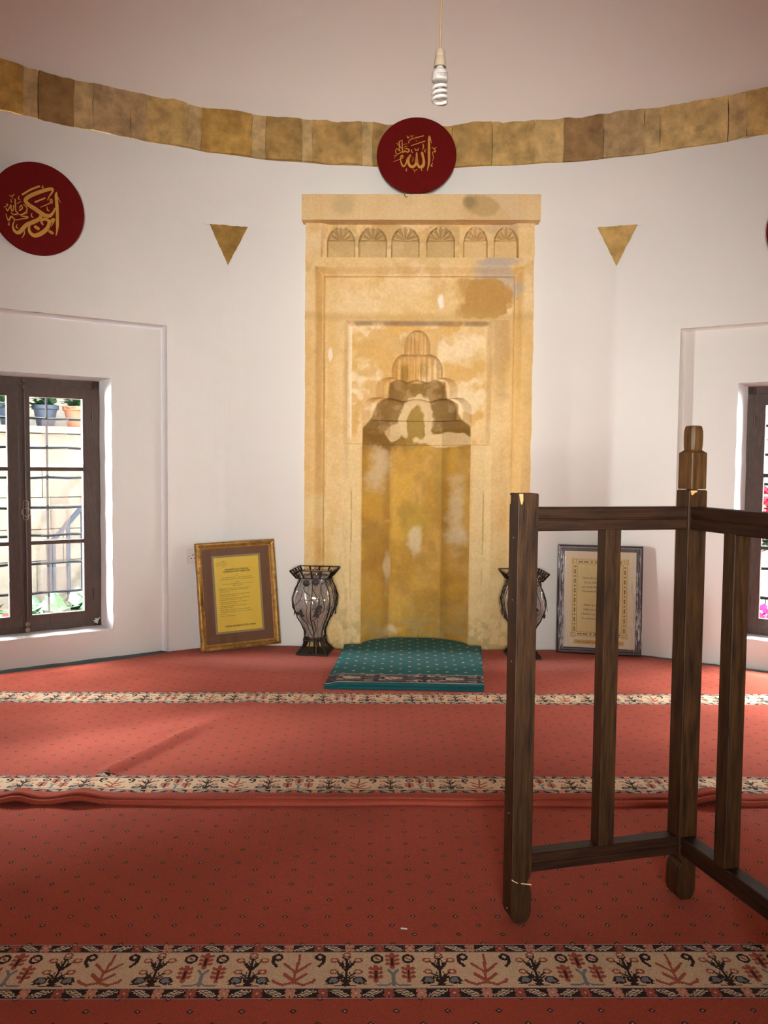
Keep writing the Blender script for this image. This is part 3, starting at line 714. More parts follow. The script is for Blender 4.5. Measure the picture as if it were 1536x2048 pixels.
# ------------------------------------------------------------------ windows
def make_window(k, flip, idx):
    fn = wall_fn(k, flip); a, d, nrm, L = wframe(k)
    if flip: a, d = a + d * L, -d
    root = empty('window_%d' % idx, tuple(a + d * (L / 2))); tag(root, kind='structure')
    inv = Matrix.Translation(-Vector(root.location))
    c = L / 2; F = lambda s, z, off: fn(s, z, off)
    def bar(mb, s0, s1, z0, z1, o0, o1):
        pts = [F(s, z, o) for o in (o0, o1) for s, z in ((s0, z0), (s1, z0), (s1, z1), (s0, z1))]
        mb.add(pts, [(0, 1, 2, 3), (7, 6, 5, 4), (0, 4, 5, 1), (1, 5, 6, 2), (2, 6, 7, 3), (3, 7, 4, 0)])
        return mb
    f0, f1, z0, z1 = .765, L - .765, .212, 1.690
    for (s0, s1, q0, q1) in ((f0, f0 + .042, z0, z1), (f1 - .042, f1, z0, z1), (f0, f1, z1 - .044, z1), (f0, f1, z0, z0 + .036)):
        bar(MB(), s0 - (.012 if s0 == f0 else 0), s1 + (.012 if s1 == f1 else 0), q0 - (.01 if q0 == z0 else 0), q1 + (.01 if q1 == z1 else 0), .165, .225).xf(inv).build('frame', M['winwood'], root)
    for side in (0, 1):
        s0, s1 = (f0 + .043, c - .002) if side == 0 else (c + .002, f1 - .043)
        q0, q1 = z0 + .038, z1 - .046
        st = .054 if True else 0; ms = .058
        a0, a1 = (st, ms) if side == 0 else (ms, st)
        g0, g1, gz0, gz1 = s0 + a0, s1 - a1, .309, 1.581
        mb = MB()
        bar(mb, s0, g0, q0, q1, .158, .200); bar(mb, g1, s1, q0, q1, .158, .200)
        bar(mb, g0, g1, gz1, q1, .159, .199); bar(mb, g0, g1, q0, gz0, .159, .199)
        sash = mb.xf(inv).build('sash', M['winwood'], root)
        # thin moulding around the panes
        for zc in (1.164, .733): bar(MB(), g0, g1, zc - .011, zc + .011, .164, .196).xf(inv).build('glazing_bar', M['winwood'], sash)
        for (p0, p1) in ((gz0, .722), (.744, 1.153), (1.175, gz1)):
            MB().add([F(g0, p0, .180), F(g1, p0, .180), F(g1, p1, .180), F(g0, p1, .180)], [(0, 1, 2, 3)]).xf(inv).build('glass_pane', M['pane'], sash, fix=False)
        hs = f0 + .040 if side == 0 else f1 - .040
        for hz in (1.484, .412):
            MB().tube([F(hs, hz - .032, .155), F(hs, hz + .032, .155)], .0065, 8).xf(inv).build('hinge', M['winwood'], sash, smooth=True)
        if side == 0:
            sr = s1 - .030
            rod = MB(); rod.tube([F(sr, q0 + .02, .153), F(sr, q1 - .02, .153)], .0055, 8)
            r_ = rod.xf(inv).build('bolt_rod', M['winwood'], root, smooth=True)
            for kz in (q0 + .012, q0 - .022, q1 - .012, q1 + .026):
                MB().tube([F(sr, kz, .163), F(sr, kz, .147)], [.017, .013], 14).xf(inv).build('knob', M['brass'] if kz < 1 else M['winwood'], r_, smooth=True)
            pl = [F(sr + .013 * cos(t), .925 + .012 * sin(t) + (.045 if sin(t) > 0 else -.045), .156) for t in [2 * pi * i / 24 for i in range(24)]]
            MB().tube(pl, .0022, 6, closed=True).xf(inv).build('handle_plate', M['brass'], root, smooth=True)
            rg = [F(sr + .024 * cos(t), .915 + .024 * sin(t), .140) for t in [2 * pi * i / 24 for i in range(24)]]
            h = MB().tube(rg, .0026, 6, closed=True); h.tube([F(sr, .935, .16), F(sr, .94, .136)], .004, 8)
            h.xf(inv).build('ring_handle', M['brass'], root, smooth=True)
    # iron grille outside
    bz = [.40, .582, .755, .926, 1.11, 1.293, 1.470]
    for z in bz:
        pts = [F(s, z + .003 * sin(s * 23 + z * 9), .42 + .002 * sin(s * 31)) for s in np.linspace(f0 + .02, f1 - .02, 9)]
        MB().tube(pts, .0085, 6).xf(inv).build('iron_bar', M['iron'], root, smooth=True)
    for s in (1.011, L - 1.011, c + .0):
        if s == c: continue
        MB().tube([F(s, .215, .42), F(s, 1.69, .42)], .0075, 6).xf(inv).build('iron_bar', M['iron'], root, smooth=True)
    # pale see-through strips standing in for reflections in the panes, between bars
    rr = random.Random(idx)
    for s_c in (.985, c + .20):
        for i in range(len(bz)):
            zlo = bz[i] - .165; zhi = bz[i] - .012 if True else 0
            if zlo < .24: zlo = .24
            wl = .075 + .02 * rr.random(); wr = .055 + .02 * rr.random()
            MB().add([F(s_c - wr, zlo + rr.uniform(0, .01), .30), F(s_c + wl, zlo, .31), F(s_c + wl, zhi, .30), F(s_c - wr - rr.uniform(0, .03), zhi + rr.uniform(0, .02), .29)], [(0, 1, 2, 3)]).xf(inv).build('reflection_strip', M['sheet'], root, fix=False)
    return root
W1 = make_window(1, False, 1)
W2 = make_window(9, True, 2)

# crumpled tape at the sill corner of the left window
fnL = wall_fn(1)
mb = MB()
for i in range(7):
    p = fnL(.785 + .012 * random.random(), .225 + .012 * i / 3, .15 + .008 * random.random())
    mb.tube([p, p + Vector((random.uniform(-.02, .02), random.uniform(-.01, .01), random.uniform(0, .02))), p + Vector((random.uniform(-.03, .01), 0, random.uniform(-.006, .02)))], .003, 5)
tag(mb.build('crumpled_tape', M['white'], smooth=True), 'scrap of crumpled white tape in the lower right corner of the left window', 'tape')

# ------------------------------------------------------------------ outside
def outside(k, flip, idx):
    fn = wall_fn(k, flip)
    wall = empty('trim_%d' % (2 + idx)); tag(wall, kind='structure')
    zz = -.85; row = 0
    g = MB().add([fn(-2.5, -.86, .47), fn(6.5, -.86, .47), fn(6.5, -.86, 4.2), fn(-2.5, -.86, 4.2)], [(0, 1, 2, 3)]).build('paving', M['extground'], wall, fix=False)
    rr = random.Random(idx * 7)
    while zz < 1.35:
        h = .29; s = -1.9 + (row % 2) * .22
        while s < 3.9:
            L = rr.uniform(.40, .56); o = rr.uniform(0, .02)
            R = MB(); pts = [fn(s + (L if i in (1, 2, 5, 6) else 0) * .985, zz + (h * .975 if i in (2, 3, 6, 7) else 0), 3.0 + o + (.4 if i > 3 else 0)) for i in range(8)]
            R.add(pts, [(0, 1, 2, 3), (7, 6, 5, 4), (0, 4, 5, 1), (1, 5, 6, 2), (2, 6, 7, 3), (3, 7, 4, 0)]).build('stone_block', M['extstone'], wall)
            s += L
        zz += h; row += 1
    top = zz
    # ledge and upper set back wall
    for s in np.arange(-2, 4, .7):
        pts = [fn(s + (.69 if i in (1, 2, 5, 6) else 0), top + (.06 if i in (2, 3, 6, 7) else 0), 2.93 + (1.0 if i > 3 else 0)) for i in range(8)]
        MB().add(pts, [(0, 1, 2, 3), (7, 6, 5, 4), (0, 4, 5, 1), (1, 5, 6, 2), (2, 6, 7, 3), (3, 7, 4, 0)]).build('coping_stone', M['extstone'], wall)
    pts = [fn(s_, z_, o_) for o_ in (3.9, 4.1) for s_, z_ in ((-2.5, top), (5, top), (5, top + 1.7), (-2.5, top + 1.7))]
    MB().add(pts, [(0, 1, 2, 3), (7, 6, 5, 4), (0, 4, 5, 1), (1, 5, 6, 2), (2, 6, 7, 3), (3, 7, 4, 0)]).build('upper_wall', M['extstone'], wall)
    return top + .06, fn
LEDGE, FL = outside(1, False, 1)
LEDGE2, FR = outside(9, True, 2)
def leaves(c, r, n, size, mb, seed, flat=.6):
    rr = random.Random(seed); c = Vector(c)
    for _ in range(n):
        p = c + Vector((rr.uniform(-1, 1) * r, rr.uniform(-1, 1) * r, rr.random() * r * 2 * flat)); s = size * rr.uniform(.6, 1.2)
        a = rr.uniform(0, 2 * pi); t = rr.uniform(-.5, .9)
        d = Vector((cos(a) * cos(t), sin(a) * cos(t), sin(t))); sd = d.cross(Vector((0, 0, 1))).normalized() * .32; nn = d.cross(sd).normalized() * .06
        mb.add([p, p + (d * .35 + sd + nn) * s, p + (d * .7 + sd * .8) * s, p + d * s, p + (d * .7 - sd * .8) * s, p + (d * .35 - sd + nn) * s], [(0, 1, 2, 3), (0, 3, 4, 5)])
    return mb
def bush(name, lab, cat, p, r, n, size, seed, petals=None, pn=0, h0=0.0):
    e = empty(name, tuple(p)); tag(e, lab, cat)
    inv = Matrix.Translation(-Vector(p))
    st = MB()
    for i in range(6):
        a = i * 1.05; st.tube([Vector(p), Vector(p) + Vector((cos(a) * r * .5, sin(a) * r * .5, h0 + r * .6))], [.012, .005], 5)
    st.xf(inv).build('stem', M['leaf'], e)
    o = leaves(Vector(p) + Vector((0, 0, h0)), r, n, size, MB(), seed).xf(inv).build('foliage', M['leaf'], e, fix=False); o['kind'] = 'stuff'
    if petals:
        o = leaves(Vector(p) + Vector((0, 0, r * .3)), r * .95, pn, size * .8, MB(), seed + 9, .8).xf(inv).build('blossom', petals, e, fix=False); o['kind'] = 'stuff'
bush('leafy_plant', 'broad green leafy plant low outside the left window', 'plant', FL(.64, -.86, 1.75), .26, 420, .17, 3, h0=.64)
bush('leafy_plant', 'green plant outside the left window, seen through its left sash', 'plant', FL(1.44, -.86, 1.75), .26, 420, .17, 4, h0=.74)
# red kerb
pts = [FL(s_, z_, o_) for o_ in (2.35, 2.5) for s_, z_ in ((-1, -.86), (3, -.86), (3, -.02 - .0), (-1, -.02))]
k_ = MB().add(pts, [(0, 1, 2, 3), (7, 6, 5, 4), (0, 4, 5, 1), (1, 5, 6, 2), (2, 6, 7, 3), (3, 7, 4, 0)]).build('kerb', M['kerb'])
tag(k_, 'low reddish planter kerb behind the plants outside the left window', 'kerb')
# iron stair railing
rl = empty('stair_railing', tuple(FL(.3, -.86, 2.75))); tag(rl, 'blue-grey metal stair railing rising to the right outside the left window', 'railing')
inv = Matrix.Translation(-Vector(rl.location)); s0_, s1_ = .52, -.9
zr = lambda s: .45 + (.52 - s) * 1.15
zl = lambda s: -.42 + (.52 - s) * 1.15
MB().prism([(-.02, -.028), (.02, -.028), (.02, .028), (-.02, .028)], s0_, s1_, lambda u, v, w_: FL(w_, zr(w_) + v, 2.75 + u)).xf(inv).build('handrail', M['railing'], rl)
MB().prism([(-.015, -.02), (.015, -.02), (.015, .02), (-.015, .02)], s0_, s1_, lambda u, v, w_: FL(w_, zl(w_) + v, 2.75 + u)).xf(inv).build('lower_rail', M['railing'], rl)
for i in range(11):
    s = .46 - i * .125
    MB().tube([FL(s, zl(s), 2.75), FL(s, zr(s), 2.75)], .018, 4).xf(inv).build('baluster', M['railing'], rl)
MB().tube([FL(.50, -.86, 2.75), FL(.50, .48, 2.75)], .022, 4).xf(inv).build('post', M['railing'], rl)
# flower pots on the ledge
def pot(s, lab, k):
    p = FL(s, LEDGE, 3.1); e = empty('flower_pot', tuple(p)); tag(e, lab, 'plant pot')
    MB().lathe([(.065, 0), (.075, .01), (.10, .15), (.118, .16), (.118, .195), (.105, .195), (.095, .16)], (0, 0, 0), 20).build('pot', M['terra'] if k else M['railing'], e, smooth=40)
    o = leaves((0, 0, .19), .07, 60, .11, MB(), int(s * 100)).build('foliage', M['leaf'], e, fix=False); o['kind'] = 'stuff'
pot(.17, 'terracotta flower pot on the ledge, seen top right through the left window', 1)
pot(.44, 'dark blue flower pot on the ledge left of the terracotta one', 0)
pot(.74, 'dark blue flower pot on the ledge seen behind the bolt of the left window', 0)
bush('flowering_shrub', 'shrub with red blossom at mid height outside the right window', 'plant', FR(.55, .55, 2.3), .26, 250, .11, 13, M['redp'], 500)
bush('flowering_shrub', 'shrub with pink blossom low outside the right window', 'plant', FR(.60, -.42, 2.3), .24, 250, .11, 15, M['pink'], 500)

# ------------------------------------------------------------------ carpets
ROT = radians(2.8)
def carpet_mat(name, base, dots=True, dark=(0.035, 0.018, 0.014), pale=(0.50, 0.40, 0.33), pu=.1125, pv=.0425, du=.0085, dv=.0082, ou=0.0, ov=0.0, var=.10):
    m = bpy.data.materials.new(name); m.use_nodes = True; n = m.node_tree.nodes; L = m.node_tree.links; b = n['Principled BSDF']
    b.inputs['Roughness'].default_value = .95; b.inputs['Specular IOR Level'].default_value = .1
    b.inputs['Sheen Weight'].default_value = .16; b.inputs['Sheen Roughness'].default_value = .4; b.inputs['Sheen Tint'].default_value = (1, .64, .56, 1)
    tc = n.new('ShaderNodeTexCoord')
    nz = n.new('ShaderNodeTexNoise'); nz.inputs['Scale'].default_value = 260; nz.inputs['Detail'].default_value = 2; L.new(tc.outputs['Object'], nz.inputs['Vector'])
    nl = n.new('ShaderNodeTexNoise'); nl.inputs['Scale'].default_value = 3.0; nl.inputs['Detail'].default_value = 5; L.new(tc.outputs['Object'], nl.inputs['Vector'])
    r = n.new('ShaderNodeValToRGB'); r.color_ramp.elements[0].position = .3; r.color_ramp.elements[1].position = .7
    r.color_ramp.elements[0].color = (*[c * (1 - var) for c in base], 1); r.color_ramp.elements[1].color = (*[c * (1 + var) for c in base], 1)
    L.new(nl.outputs['Fac'], r.inputs[0])
    mf = n.new('ShaderNodeMapRange'); mf.inputs[1].default_value = .3; mf.inputs[2].default_value = .7; mf.inputs[3].default_value = .82; mf.inputs[4].default_value = 1.18; L.new(nz.outputs['Fac'], mf.inputs[0])
    mul = n.new('ShaderNodeVectorMath'); mul.operation = 'SCALE'; L.new(r.outputs[0], mul.inputs[0]); L.new(mf.outputs[0], mul.inputs['Scale'])
    col = mul.outputs[0]
    def MT(op, a, b_=None, c=None):
        k = n.new('ShaderNodeMath'); k.operation = op
        for i, x in enumerate((a, b_, c)):
            if x is None: continue
            if isinstance(x, (int, float)): k.inputs[i].default_value = x
            else: L.new(x, k.inputs[i])
        return k.outputs[0]
    if dots:
        sp = n.new('ShaderNodeSeparateXYZ'); L.new(tc.outputs['Object'], sp.inputs[0])
        jn = MT('MULTIPLY', MT('SUBTRACT', nz.outputs['Fac'], .5), .006)
        X = MT('ADD', sp.outputs[0], jn); Y = MT('ADD', sp.outputs[1], jn)
        ds = []
        for half in (0.0, .5):
            fx = MT('MULTIPLY', MT('SUBTRACT', MT('FRACT', MT('ADD', MT('DIVIDE', X, pu), half + ou)), .5), pu)
            fy = MT('MULTIPLY', MT('SUBTRACT', MT('FRACT', MT('ADD', MT('DIVIDE', Y, 2 * pv), half + ov)), .5), 2 * pv)
            ds.append(MT('ADD', MT('DIVIDE', MT('ABSOLUTE', fx), du), MT('DIVIDE', MT('ABSOLUTE', fy), dv)))
        d = MT('MINIMUM', ds[0], ds[1])
        blk = MT('LESS_THAN', d, 1.0); wht = MT('LESS_THAN', d, .40)
        for fac, c in ((blk, dark), (wht, pale)):
            mx = n.new('ShaderNodeMix'); mx.data_type = 'RGBA'; L.new(fac, mx.inputs[0]); L.new(col, mx.inputs[6]); mx.inputs[7].default_value = (*c, 1); col = mx.outputs[2]
    L.new(col, b.inputs['Base Color'])
    bp = n.new('ShaderNodeBump'); bp.inputs['Strength'].default_value = .35; bp.inputs['Distance'].default_value = .004; L.new(nz.outputs['Fac'], bp.inputs['Height']); L.new(bp.outputs[0], b.inputs['Normal'])
    return m
RED = (0.42, 0.078, 0.046)
M['carpet'] = carpet_mat('red_carpet', RED, ou=.371, ov=.406)
M['carpet2'] = carpet_mat('red_carpet_rear', RED, ou=.12, ov=.25, pale=(0.42, .26, .17), dark=(.06, .025, .015))
M['plainred'] = carpet_mat('red_carpet_edge', (0.40, .078, .044), dots=False)
M['teal'] = carpet_mat('teal_mat', (0.010, 0.150, 0.165), pale=(0.50, 0.46, 0.30), dark=(0.50, 0.46, 0.30), pu=.104, pv=.058, du=.0115, dv=.0105, ou=.35, ov=.1)
M['teal'].node_tree.nodes['Principled BSDF'].inputs['Sheen Weight'].default_value = .06
M['tealedge'] = carpet_mat('teal_mat_edge', (0.012, 0.105, 0.115), dots=False)
mb_ = carpet_mat('carpet_border', (1, 1, 1), dots=False)
_n = mb_.node_tree; _a = _n.nodes.new('ShaderNodeVertexColor'); _a.layer_name = 'tint'
_mx = _n.nodes.new('ShaderNodeMix'); _mx.data_type = 'RGBA'; _mx.blend_type = 'MULTIPLY'; _mx.inputs[0].default_value = 1
_src = [l for l in _n.links if l.to_socket.name == 'Base Color'][0].from_socket
_n.links.new(_src, _mx.inputs[6]); _n.links.new(_a.outputs['Color'], _mx.inputs[7]); _n.links.new(_mx.outputs[2], _n.nodes['Principled BSDF'].inputs['Base Color'])
M['border'] = mb_

# motif cell drawn in photo-like units: x 0..376, y 0..70 for the beige field (y down)
BEI = (0.76, 0.59, 0.38); BLK = (0.022, 0.012, 0.012); RDM = (0.42, 0.10, 0.065); PNK = (0.66, 0.31, 0.20); BLU = (0.23, 0.25, 0.27); LIL = (0.38, 0.30, 0.32); CRM = (0.72, 0.60, 0.42)
def draw_cell(nx, ny):
    g0, g1 = .165, .815         # beige field between guards (fraction from top)
    yy, xx = np.meshgrid((np.arange(ny) + .5) / ny, (np.arange(nx) + .5) / nx, indexing='ij')
    img = np.ones((ny, nx, 3)) * np.array(BEI)
    px = xx * 376.0; py = (yy - g0) / (g1 - g0) * 70.0
    def seg(x0, y0, x1, y1, w_, c, ky=1.0):
        for sh in (-376, 0, 376):
            ax, ay, bx, by = x0 + sh, y0, x1 + sh, y1; dx, dy = bx - ax, by - ay; l = dx * dx + dy * dy + 1e-9
            t = np.clip(((px - ax) * dx + (py - ay) * dy) / l, 0, 1); d = np.hypot(px - ax - t * dx, (py - ay - t * dy) * 1.25)
            img[(d < w_) & (py > -1) & (py < 71)] = c
    def ell(cx, cy, rx, ry, c, r0=0):
        for sh in (-376, 0, 376):
            q = np.hypot((px - cx - sh) / rx, (py - cy) / ry); img[(q < 1) & (q >= r0)] = c
    def poly(pts, w_, c):
        for (a, b) in zip(pts, pts[1:]): seg(*a, *b, w_, c)
    def T(X, Y): return ((X - 60) / 3.0, (Y - 298) / 2.72)   # zoom-crop units -> cell units
    def P(pts, w_, c): poly([T(*p) for p in pts], w_, c)
    def tree(cx):
        for (bx, by, c2) in ((-75, 450, BLU), (80, 450, BLU)):
            x, y = T(cx + bx, by); ell(x, y, 13, 7.5, BLK); ell(x, y, 9.5, 5, BLU)
            s_ = 1 if bx > 0 else -1; P([(cx + bx, 462), (cx + bx + s_ * 38, 470)], 1.6, BLK); P([(cx + bx + s_ * 20, 445), (cx + bx + s_ * 40, 455)], 1.6, BLK)
        P([(cx, 335), (cx, 478)], 2.3, BLK); P([(cx - 62, 478), (cx + 62, 478)], 1.5, BLK); P([(cx - 20, 470), (cx + 20, 470)], 2, BLK)
        for (bx, by) in ((-72, 342), (72, 342), (0, 312), (-72, 405), (72, 405)):
            x, y = T(cx + bx, by); ell(x, y, 9, 5.2, RDM); ell(x, y, 5, 2.6, CRM)
        for y0, y1, dx in ((385, 350, 52), (400, 365, 40), (445, 412, 52), (460, 430, 46), (470, 452, 28)):
            P([(cx, y0), (cx - dx, y1)], 2.0, BLK); P([(cx, y0), (cx + dx, y1)], 2.0, BLK)
            P([(cx - dx * .55, y0 - (y0 - y1) * .55), (cx - dx * .35, y1 - 6)], 1.3, BLK); P([(cx + dx * .55, y0 - (y0 - y1) * .55), (cx + dx * .35, y1 - 6)], 1.3, BLK)
        P([(cx - 22, 325), (cx, 345)], 1.6, BLK); P([(cx + 22, 325), (cx, 345)], 1.6, BLK)
    def oo(cx):
        x, y = T(cx, 334); ell(x, y, 13, 9.5, BLK); ell(x, y, 8, 5.2, CRM); seg(x - 4, y - 2, x + 4, y + 2, 2, RDM)
    def lf(cx, cy, h=38):
        P([(cx, cy - h), (cx, cy + h)], 4.5, RDM)
        for s_ in (-1, 1):
            for dy in (-22, 0, 22): P([(cx, cy + dy), (cx + s_ * 32, cy + dy - 6)], 3.6, RDM)
        P([(cx, cy - 12), (cx, cy + 24)], 2.2, BLK)
    # sprig
    for s_ in (-1, 1):
        P([(218, 410), (218 + s_ * 75, 362)], 3.0, RDM); P([(215, 455), (215 + s_ * 62, 418)], 3.8, RDM)
        P([(210, 460), (210 + s_ * 60, 474), (210 + s_ * 112, 458)], 2.8, RDM); P([(210 + s_ * 112, 458), (210 + s_ * 120, 450)], 3.4, RDM)
    P([(228, 312), (222, 380), (212, 430), (208, 465)], 2.8, RDM)
    # nines
    for cx, s_ in ((352, 1), (97, -1)):
        x, y = T(cx, 325); ell(x, y, 10.5, 7.5, BLK); ell(x, y, 4.5, 2.8, BEI)
        P([(cx + s_ * 26, 320), (cx + s_ * 26, 352), (cx + s_ * 2, 374)], 3.2, BLK)
    tree(515); oo(700); lf(792, 345); oo(888); lf(692, 415); lf(886, 415)
    for s_ in (-1, 1): P([(795, 420), (795 + s_ * 26, 398)], 3.2, BLU); P([(795, 460), (795 + s_ * 40, 478), (795 + s_ * 98, 474)], 1.8, BLU)
    P([(795, 418), (795, 475)], 3.4, BLU)
    tree(1075)
    # guards
    for (a, b, ph) in ((.0, g0, 0), (g1, 1.0, .5)):
        m_ = (yy >= a) & (yy < b); t = (yy - a) / (b - a); img[m_] = BLK
        img[m_ & ((t < .07) | (t > .93))] = LIL
        for i in range(6):
            cx = (i + .5 + ph * .5) / 6.0
            for sh in (-1, 0, 1):
                dx = (xx - cx - sh) * 376; dy = (t - .5) * 17
                fl_ = np.zeros_like(m_)
                for (ox, oy) in ((-5, -3.4), (5, -3.4), (-5, 3.4), (5, 3.4)): fl_ |= np.hypot((dx - ox) / 5.6, (dy - oy) / 3.4) < 1
                img[m_ & fl_] = RDM if i % 2 else PNK
                img[m_ & (np.hypot(dx / 2, dy / 1.2) < 1)] = CRM
            c2 = cx + 1 / 12.0
            for sh in (-1, 0, 1):
                dx = (xx - c2 - sh) * 376; dy = (t - .5) * 17; sg = 1 if i % 2 else -1
                for off in (-9, 0, 9):
                    q = np.abs(dy - sg * (dx - off) * .42 - .7 * np.sin(dx * .9)); img[m_ & (q < 1.15) & (np.abs(dx - off * .6) < 14) & (np.abs(dy) < 6)] = CRM
    return img
NX, NY = 148, 66
CELL = draw_cell(NX, NY)
PER = 0.4465
def carpet_piece(name, umin, umax, vs_, zf, m, parent, cut, loc0):
    """regular piece between v rows, clipped to the room outline by shifting points (cut(u,v)->(u,v))"""
    us = np.arange(umin, umax + .001, .03)
    U, Vv = np.meshgrid(us, vs_)
    Uc, Vc = cut(U, Vv)
    return grid_mesh(name, Uc, Vc, zf(Uc, Vc), m, parent)
def border_piece(name, umin, umax, v0, v1, zf, parent, phase, cut):
    du = PER / NX; n = int((umax - umin) / du); us = umin + np.arange(n + 1) * du; vsn = np.linspace(v0, v1, NY + 1)
    U, Vv = np.meshgrid(us, vsn); Uc, Vc = cut(U, Vv)
    Z = zf(Uc, Vc)
    # colour is constant per knot: unshared faces
    iu = (np.floor((us[:-1] - phase) / du + 1e-6).astype(int)) % NX
    rows_ = (NY - 1 - np.arange(NY))
    colr = CELL[rows_][:, iu]                                   # (NY, n, 3)
    jit = 1 + .14 * (RNG.rand(NY, n, 1) - .5); colr = np.clip(colr * jit, 0, 1)
    o = grid_mesh(name, Uc, Vc, Z, M['border'], parent)
    me = o.data; a = me.color_attributes.new('tint', 'FLOAT_COLOR', 'CORNER')
    cf = np.repeat(colr.reshape(-1, 3), 4, axis=0); a.data.foreach_set('color', np.hstack([cf, np.ones((len(cf), 1))]).astype(np.float32).ravel())
    return o
# room outline in carpet coordinates: keep inside polygon with a margin
Mrot = Matrix.Rotation(ROT, 2); Minv = Matrix.Rotation(-ROT, 2)
VC = [Minv @ Vector(v) for v in V]
def clip_u(vrow, margin):
    """min and max u of the room at carpet row v"""
    xs = []
    for i in range(10):
        a, b = VC[i], VC[(i + 1) % 10]
        if (a.y - vrow) * (b.y - vrow) <= 0 and abs(a.y - b.y) > 1e-6:
            t = (vrow - a.y) / (b.y - a.y); xs.append(a.x + (b.x - a.x) * t)
    if not xs: return (-1.0, 1.0)
    return min(xs) + margin, max(xs) - margin
def cut_room(U, Vv, ml=.03):
    lo = np.array([clip_u(v, ml)[0] for v in Vv[:, 0]]); hi = np.array([clip_u(v, ml)[1] for v in Vv[:, 0]])
    e = .008 * (fbm(Vv * 1.0, Vv * 0 + 3, 6, 3, 4) - .5)
    return np.minimum(np.maximum(U, lo[:, None] + e), hi[:, None] + e), Vv
def ridge(u, v, a, b, h, w_, fall=.12):
    a = np.array(a); b = np.array(b); d = b - a; L = np.hypot(*d); d = d / L
    t = (u - a[0]) * d[0] + (v - a[1]) * d[1]; s = (u - a[0]) * -d[1] + (v - a[1]) * d[0]
    along = sst(-.05, .05, t) * sst(L + fall, L - fall, t); return h * along * np.exp(-(s / np.where(s > 0, w_ * 1.6, w_)) ** 2)
def toC(x, y, z=0.02):
    p = on_z(x, y, z); q = Minv @ Vector((p.x, p.y)); return (q.x, q.y)
def z_near(u, v): return .010 + .003 * (fbm(u, v, 2.2, 3, 1) - .5) + ridge(u, v, toC(1490, 1640, .01), toC(1536, 1720, .01), .012, .03)
R1a, R1b = toC(212, 1556), toC(402, 1462)
R2a, R2b = toC(330, 1400), toC(470, 1390)
R3a, R3b = toC(300, 1475), toC(520, 1425)
def bumps(u): # lifts of the folded front edge
    s = 0
    for (px_, h, w_) in ((32, .016, .05), (155, .018, .07), (1432, .024, .07), (1490, -.004, .05)):
        c = toC(px_, 1604)[0]; s = s + h * np.exp(-((u - c) / w_) ** 2)
    return s
VB0 = 2.872
def z_rear(u, v):
    z = .030 + .005 * (fbm(u, v, 2.0, 3, 7) - .5) + .0022 * (fbm(u, v, 7, 3, 12) - .5)
    z = z + ridge(u, v, R1a, R1b, .028, .020) + ridge(u, v, R1b, toC(520, 1400), .006, .05) + ridge(u, v, R3a, R3b, .005, .05) + ridge(u, v, toC(560, 1350), toC(300, 1330), .006, .06)
    z = z + bumps(u) * np.exp(-np.clip(v - VB0, 0, 9) / .07)
    # lifted edge along the back wall
    return z + .008 * sst(4.9, 5.2, v) * fbm(u, v * 0, 3, 3, 17)
c1 = empty('carpet', (0, 0, 0), ROT); tag(c1, 'front red carpet with small diamond dots and a beige tree-patterned border', 'carpet')
vr = lambda a, b, st=.03: np.linspace(a, b, max(2, int((b - a) / st)) + 1)
ck = lambda U, Vv: cut_room(U, Vv)
N0, N1 = 1.793, 2.004
carpet_piece('pile', -4.2, 4.3, vr(-2.0, N0, .1), z_near, M['carpet'], c1, ck, None)
carpet_piece('pile', -4.2, 4.3, vr(N1, 2.95), z_near, M['carpet'], c1, ck, None)
border_piece('patterned_border', -2.0, 2.0, N0, N1, z_near, c1, -.226, ck)
for a_, b_ in ((-4.0, -2.0), (2.0, 4.0)):
    us = np.array([a_, b_]) if False else np.linspace(a_, b_, 30)
    U, Vv = np.meshgrid(us, np.linspace(N0, N1, 4)); Uc, Vc = cut_room(U, Vv)
    grid_mesh('border_end', Uc, Vc, z_near(Uc, Vc), mat('border_end_beige', BEI, .9) if a_ < 0 else bpy.data.materials['border_end_beige'], c1)
c2 = empty('carpet', (0, 0, 0), ROT); tag(c2, 'rear red carpet with two beige borders, wrinkled, reaching the prayer niche', 'carpet')
B0, B1, D0, D1 = 2.912, 3.076, 4.030, 4.228
# front fold: two stacked rolls
us = np.arange(-4.0, 4.2, .012)
prof = [(.045, 0.0), (.020, .0), (.006, .004), (.0, .011), (.006, .018), (.014, .0195), (.006, .021), (.000, .027), (.004, .0345), (.020, .036)]
prof2 = []
def roll(name, vf, z0, z1, depth_):
    rws = []
    lo, hi = clip_u(2.85, .03)
    uu = us[(us > lo) & (us < hi)]
    bz = bumps(uu)
    for t in np.linspace(-pi / 2, pi / 2, 9):
        zc, rz = (z0 + z1) / 2, (z1 - z0) / 2
        rws.append(np.stack([uu, vf - depth_ * cos(t) + 0 * uu + .004 * np.sin(uu * 5 + z0 * 90) + .0025 * np.sin(uu * 13), zc + rz * sin(t) + bz * (.9 if z0 < .015 else 1.0)], -1))
    rws.insert(0, rws[0] + np.array([0, .05, 0])); rws.append(rws[-1] + np.array([0, .05 if z0 < .01 else .0, 0]))
    A = np.array(rws); return grid_mesh(name, A[..., 0], A[..., 1], A[..., 2], M['plainred'], c2)
roll('folded_edge', 2.852, .009, .027, .012)
roll('folded_edge', VB0, .026, .034, .010)
carpet_piece('pile', -4.2, 4.3, np.linspace(VB0 - .004, B0, 5), z_rear, M['plainred'], c2, ck, None)
carpet_piece('pile', -4.2, 4.3, vr(B1, D0, .02), z_rear, M['carpet2'], c2, ck, None)
carpet_piece('pile', -4.2, 4.3, vr(D1, 5.245, .02), z_rear, M['carpet2'], c2, lambda U, Vv: cut_back(U, Vv), None) if False else None
